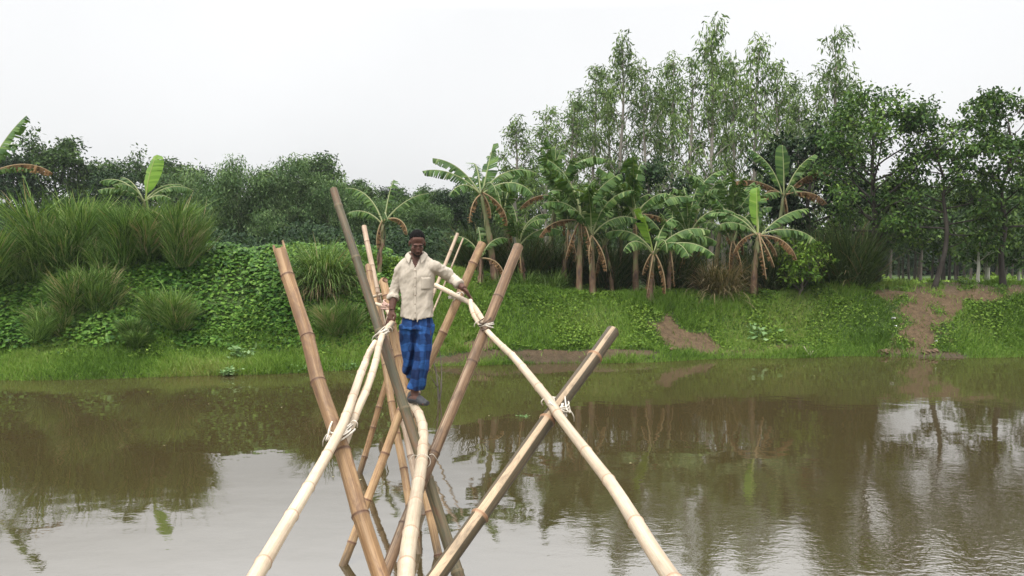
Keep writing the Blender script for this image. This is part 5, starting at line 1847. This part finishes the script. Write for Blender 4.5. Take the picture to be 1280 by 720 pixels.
def on_front(x, z, lift=.003, dflt=-.1):
    h = sh_bvh.ray_cast(Vector((x, -1, z)), Vector((0, 1, 0)))
    return (h[0].y if h[0] else dflt) - lift


def patch(pts_xz, name, lift, mat, thick=.002):
    """small cloth patch draped on the shirt front; pts_xz is a grid (rows, cols, 2)"""
    g_ = np.array(pts_xz)
    a, b_, _ = g_.shape
    V = np.array([[p[0], on_front(p[0], p[1], lift), p[1]] for row in g_ for p in row])
    ii = np.arange(a * b_).reshape(a, b_)
    q = np.stack([ii[:-1, :-1], ii[:-1, 1:], ii[1:, 1:], ii[1:, :-1]], -1).reshape(-1, 4)
    me_ = mesh_from(name, V, [q], None, None, True)
    o = link(name, me_, mat, shirt)
    s_ = o.modifiers.new('t', 'SOLIDIFY'); s_.thickness = thick; s_.offset = 0
    return o
zz = np.linspace(.80, 1.262, 24)
patch([[(.018 - .013, z_), (.018, z_), (.018 + .013, z_)] for z_ in zz], 'placket', .004, M_shirt)
gx_ = np.linspace(.075, .160, 6)
patch([[(x_, z_) for x_ in gx_] for z_ in np.linspace(1.07, 1.185, 7)], 'pocket', .0015, M_shirt, .002)
M_button = plain_mat('button', (.22, .17, .12), .4, .05, 10, 0)
for z_ in (.86, .94, 1.02, 1.10, 1.18, 1.245):
    V, F = ellipsoid((.018, on_front(.018, z_, .007), z_), (.006, .003, .006), 6)
    link('button', mesh_from('button', V, F, None, None, True), M_button, shirt)
# collar: band that folds over, open at the throat with two points
cl = []
na_ = 33
for i in range(na_):
    a = R_(-90 + 26 + (360 - 52) * i / (na_ - 1))
    fr = abs(i - (na_ - 1) / 2) / ((na_ - 1) / 2)      # 1 at the two points
    c = np.array((.02, .026, 0))
    o = np.array((math.cos(a), math.sin(a), 0))
    zt = 1.425 - .045 * fr ** 3; rt_ = .070 + .014 * fr ** 3
    zb = 1.392 - .085 * fr ** 4; rb_ = .098 + .030 * fr ** 4
    cl.append([c + o * (rt_ - .004) + (0, 0, zt - .03), c + o * rt_ + (0, 0, zt), c + o * (rt_ + .010) + (0, 0, zt - .006), c + o * rb_ + (0, 0, zb + .01), c + o * (rb_ + .004) + (0, 0, zb)])
cl = np.array(cl)
ii = np.arange(na_ * 5).reshape(na_, 5)
q = np.stack([ii[:-1, :-1], ii[:-1, 1:], ii[1:, 1:], ii[1:, :-1]], -1).reshape(-1, 4)
o = link('collar', mesh_from('collar', cl.reshape(-1, 3), [q], None, None, True), M_shirt, shirt)
s_ = o.modifiers.new('t', 'SOLIDIFY'); s_.thickness = .004

# lungi, tucked up so it hangs round both legs
lg = MB()
V, F = loft([((.02, .02, .70), .152, .115, .85), ((.02, .02, .78), .142, .104, .85), ((.02, .02, .90), .124, .088, .9)], 28); lg.add(V, F)
LRb, LLb = np.array((-.045, .20, .215)), np.array((.002, .0, .135))
V, F = limb([np.array((-.055, .03, .74)), mp(512, 432, .06), mp(512, 455, .11), LRb], [.094, .080, .068, .064], 20); lg.add(V, F)
V, F = limb([np.array((.085, .015, .74)), mp(529, 432, -.005), mp(525.5, 458, -.02), LLb], [.096, .085, .076, .070], 20); lg.add(V, F)
me = fuse(lg, .0075, 4)
co = co_np(me)
nr = np.zeros(len(me.vertices) * 3); me.vertices.foreach_get('normal', nr); nr = nr.reshape(-1, 3)
x, y, z = co.T
fold = (.010 * np.sin(x * 75 + 1.5 * np.sin(z * 9) + y * 30) + .004 * np.sin(x * 130 - z * 12 + y * 60) + .004 * np.sin(z * 26 + x * 40)) * np.clip((.85 - z) / .2, .2, 1)
co = co + nr * fold[:, None]
me.vertices.foreach_set('co', co.ravel())
bm = bmesh.new(); bm.from_mesh(me)
kill = []
for f_ in bm.faces:
    c = f_.calc_center_median()
    low = .135 + .02 * (c.x + .05) * -2 if c.y < .10 else .215
    if c.z < low or c.z > .88: kill.append(f_)
bmesh.ops.delete(bm, geom=kill, context='FACES')
bm.to_mesh(me); bm.free()
me.polygons.foreach_set('use_smooth', np.ones(len(me.polygons), dtype=bool))
m, nt, b, out = new_mat('blue_checked_cloth')
tc = nt.nodes.new('ShaderNodeTexCoord')
dn = nt.nodes.new('ShaderNodeTexNoise'); dn.inputs['Scale'].default_value = 9; dn.inputs['Detail'].default_value = 2
nt.links.new(tc.outputs['Object'], dn.inputs['Vector'])
vm = nt.nodes.new('ShaderNodeVectorMath'); vm.operation = 'MULTIPLY_ADD'
nt.links.new(dn.outputs['Color'], vm.inputs[0]); vm.inputs[1].default_value = (.07, .07, .09)
nt.links.new(tc.outputs['Object'], vm.inputs[2])
sp = nt.nodes.new('ShaderNodeSeparateXYZ'); nt.links.new(vm.outputs[0], sp.inputs[0])
def band(sock, period, duty, phase=0.0):
    v = math_n(nt, 'FRACT', math_n(nt, 'MULTIPLY', math_n(nt, 'ADD', sock, phase), 1.0 / period))
    rp = ramp(nt, [(0, g3(0)), (max(.001, duty - .04), g3(0)), (duty + .04, g3(1)), (.97, g3(1)), (1.0, g3(0))])
    nt.links.new(v, rp.inputs[0])
    return rp.outputs[0]
xy = math_n(nt, 'ADD', sp.outputs[0], math_n(nt, 'MULTIPLY', sp.outputs[1], .6))
bz = band(sp.outputs[2], .165, .55, 1.03)
bx_ = band(xy, .125, .45, 1.0)
c = mixc(nt, (.010, .024, .080), (.018, .058, .185), bz)
c = mixc(nt, c, (.028, .095, .29), math_n(nt, 'MULTIPLY', bx_, .5))
both = math_n(nt, 'MULTIPLY', bz, bx_)
c = mixc(nt, c, (.036, .125, .36), math_n(nt, 'MULTIPLY', both, .6))
thin = band(sp.outputs[2], .0575, .90, 1.01)
c = mixc(nt, c, (.004, .006, .02), math_n(nt, 'MULTIPLY', thin, .3))
nt.links.new(c, b.inputs['Base Color'])
b.inputs['Roughness'].default_value = .85
b.inputs['Specular IOR Level'].default_value = .2
bump(nt, b, noise(nt, tc.outputs['Object'], 25, 4, .6, .5), .3, .015)
M_lungi = m
lungi = link('lungi', me, M_lungi, man)
sm = lungi.modifiers.new('thick', 'SOLIDIFY'); sm.thickness = .004; sm.offset = -1

# hair, brows, beard, eyes
M_hair = plain_mat('black_hair', (.006, .0055, .0055), .85, .3, 90, .8, .1, .01)
def shell(c, r, test, name, mat, jag=0.0):
    V, F = ellipsoid((0, 0, 0), r, 36)
    rgx = np.random.default_rng(5)
    dirs = nrm(V)
    nz = .5 + .5 * np.sin(dirs[:, 0] * 61 + dirs[:, 2] * 37) * np.sin(dirs[:, 1] * 53 + dirs[:, 2] * 71)
    V = V + dirs * (nz * jag)[:, None]
    tri, quad = F
    keep = lambda f: np.all([test(V[f[:, i]]) for i in range(f.shape[1])], axis=0)
    tri, quad = tri[keep(tri)], quad[keep(quad)]
    Vw = (V + np.asarray(c)) @ Mh.T + HEADC
    me_ = mesh_from(name, Vw, [tri, quad], None, None, True)
    o = link(name, me_, mat, man)
    s_ = o.modifiers.new('t', 'SOLIDIFY'); s_.thickness = .007; s_.offset = -1
    return o
def hair_test(v):
    # hairline: high on the forehead, down in front of the ears, low at the nape
    line = np.interp(v[:, 1], [-.10, -.07, -.055, -.03, .0, .04, .1], [.050, .044, .030, .000, -.010, -.055, -.075])
    return v[:, 2] > line
shell((0, .013, .035), (.0758, .0935, .0895), hair_test, 'hair', M_hair, .0025)
M_beard = plain_mat('short_beard', (.020, .014, .012), .8, .3, 120, .6, .2, .004)
shell((0, -.034, -.052), (.060, .062, .076), lambda v: (v[:, 2] < -.030 - .25 * np.abs(v[:, 1] + .062)) & (v[:, 1] < .02) & ~((np.abs(v[:, 0]) < .024) & (v[:, 2] > -.05) & (v[:, 1] < 0)), 'beard', M_beard, .002)
shell((0, -.050, -.098), (.0395, .0390, .0305), lambda v: (v[:, 2] < .010) & (v[:, 1] < .01), 'chin_beard', M_beard, .002)
V, F = ellipsoid((0, 0, 0), (.022, .006, .0045), 8)
link('moustache', mesh_from('moustache', (V + (0, -.098, -.070)) @ Mh.T + HEADC, F, None, None, True), M_beard, man)
M_eye = plain_mat('shaded_eye', (.055, .038, .032), .45, .02, 10, 0)  # socket shade put into the colour: eyeballs nearly as dark as the skin
M_iris = plain_mat('dark_iris', (.012, .008, .006), .2, .02, 10, 0)
for s in (-1, 1):
    V, F = ellipsoid((s * .030, -.0745, -.014), (.0095, .006, .0036), 8)
    e_ = link('eye', mesh_from('eye', V @ Mh.T + HEADC, F, None, None, True), M_eye, man)
    V, F = ellipsoid((s * .030, -.0795, -.0150), (.0048, .003, .0046), 8)
    link('iris', mesh_from('iris', V @ Mh.T + HEADC, F, None, None, True), M_iris, e_)
    V, F = ellipsoid((s * .030, -.0925, .009), (.019, .004, .0035), 8)
    link('eyebrow', mesh_from('eyebrow', V @ Mh.T + HEADC, F, None, None, True), M_hair, man)

# dark rubber shoes
M_shoe = plain_mat('grey_rubber', (.045, .046, .050), .6, .25, 25, .3)
for ank, dv in ((AL, DFL), (AR, DFR)):
    s_ = MB()
    foot(ank, dv, s_, .006, False)
    me = fuse(s_, .005, 2)
    bm = bmesh.new(); bm.from_mesh(me)
    d = nrm(dv)
    kill = [f_ for f_ in bm.faces if ((np.array(f_.calc_center_median()) - ank) @ d) < .065 and ((np.array(f_.calc_center_median()) - ank) @ d) > -.05 and f_.calc_center_median().z > .052]
    bmesh.ops.delete(bm, geom=kill, context='FACES')
    bm.to_mesh(me); bm.free()
    me.polygons.foreach_set('use_smooth', np.ones(len(me.polygons), dtype=bool))
    o = link('shoe', me, M_shoe, man)
    q_ = o.modifiers.new('t', 'SOLIDIFY'); q_.thickness = .004; q_.offset = -1
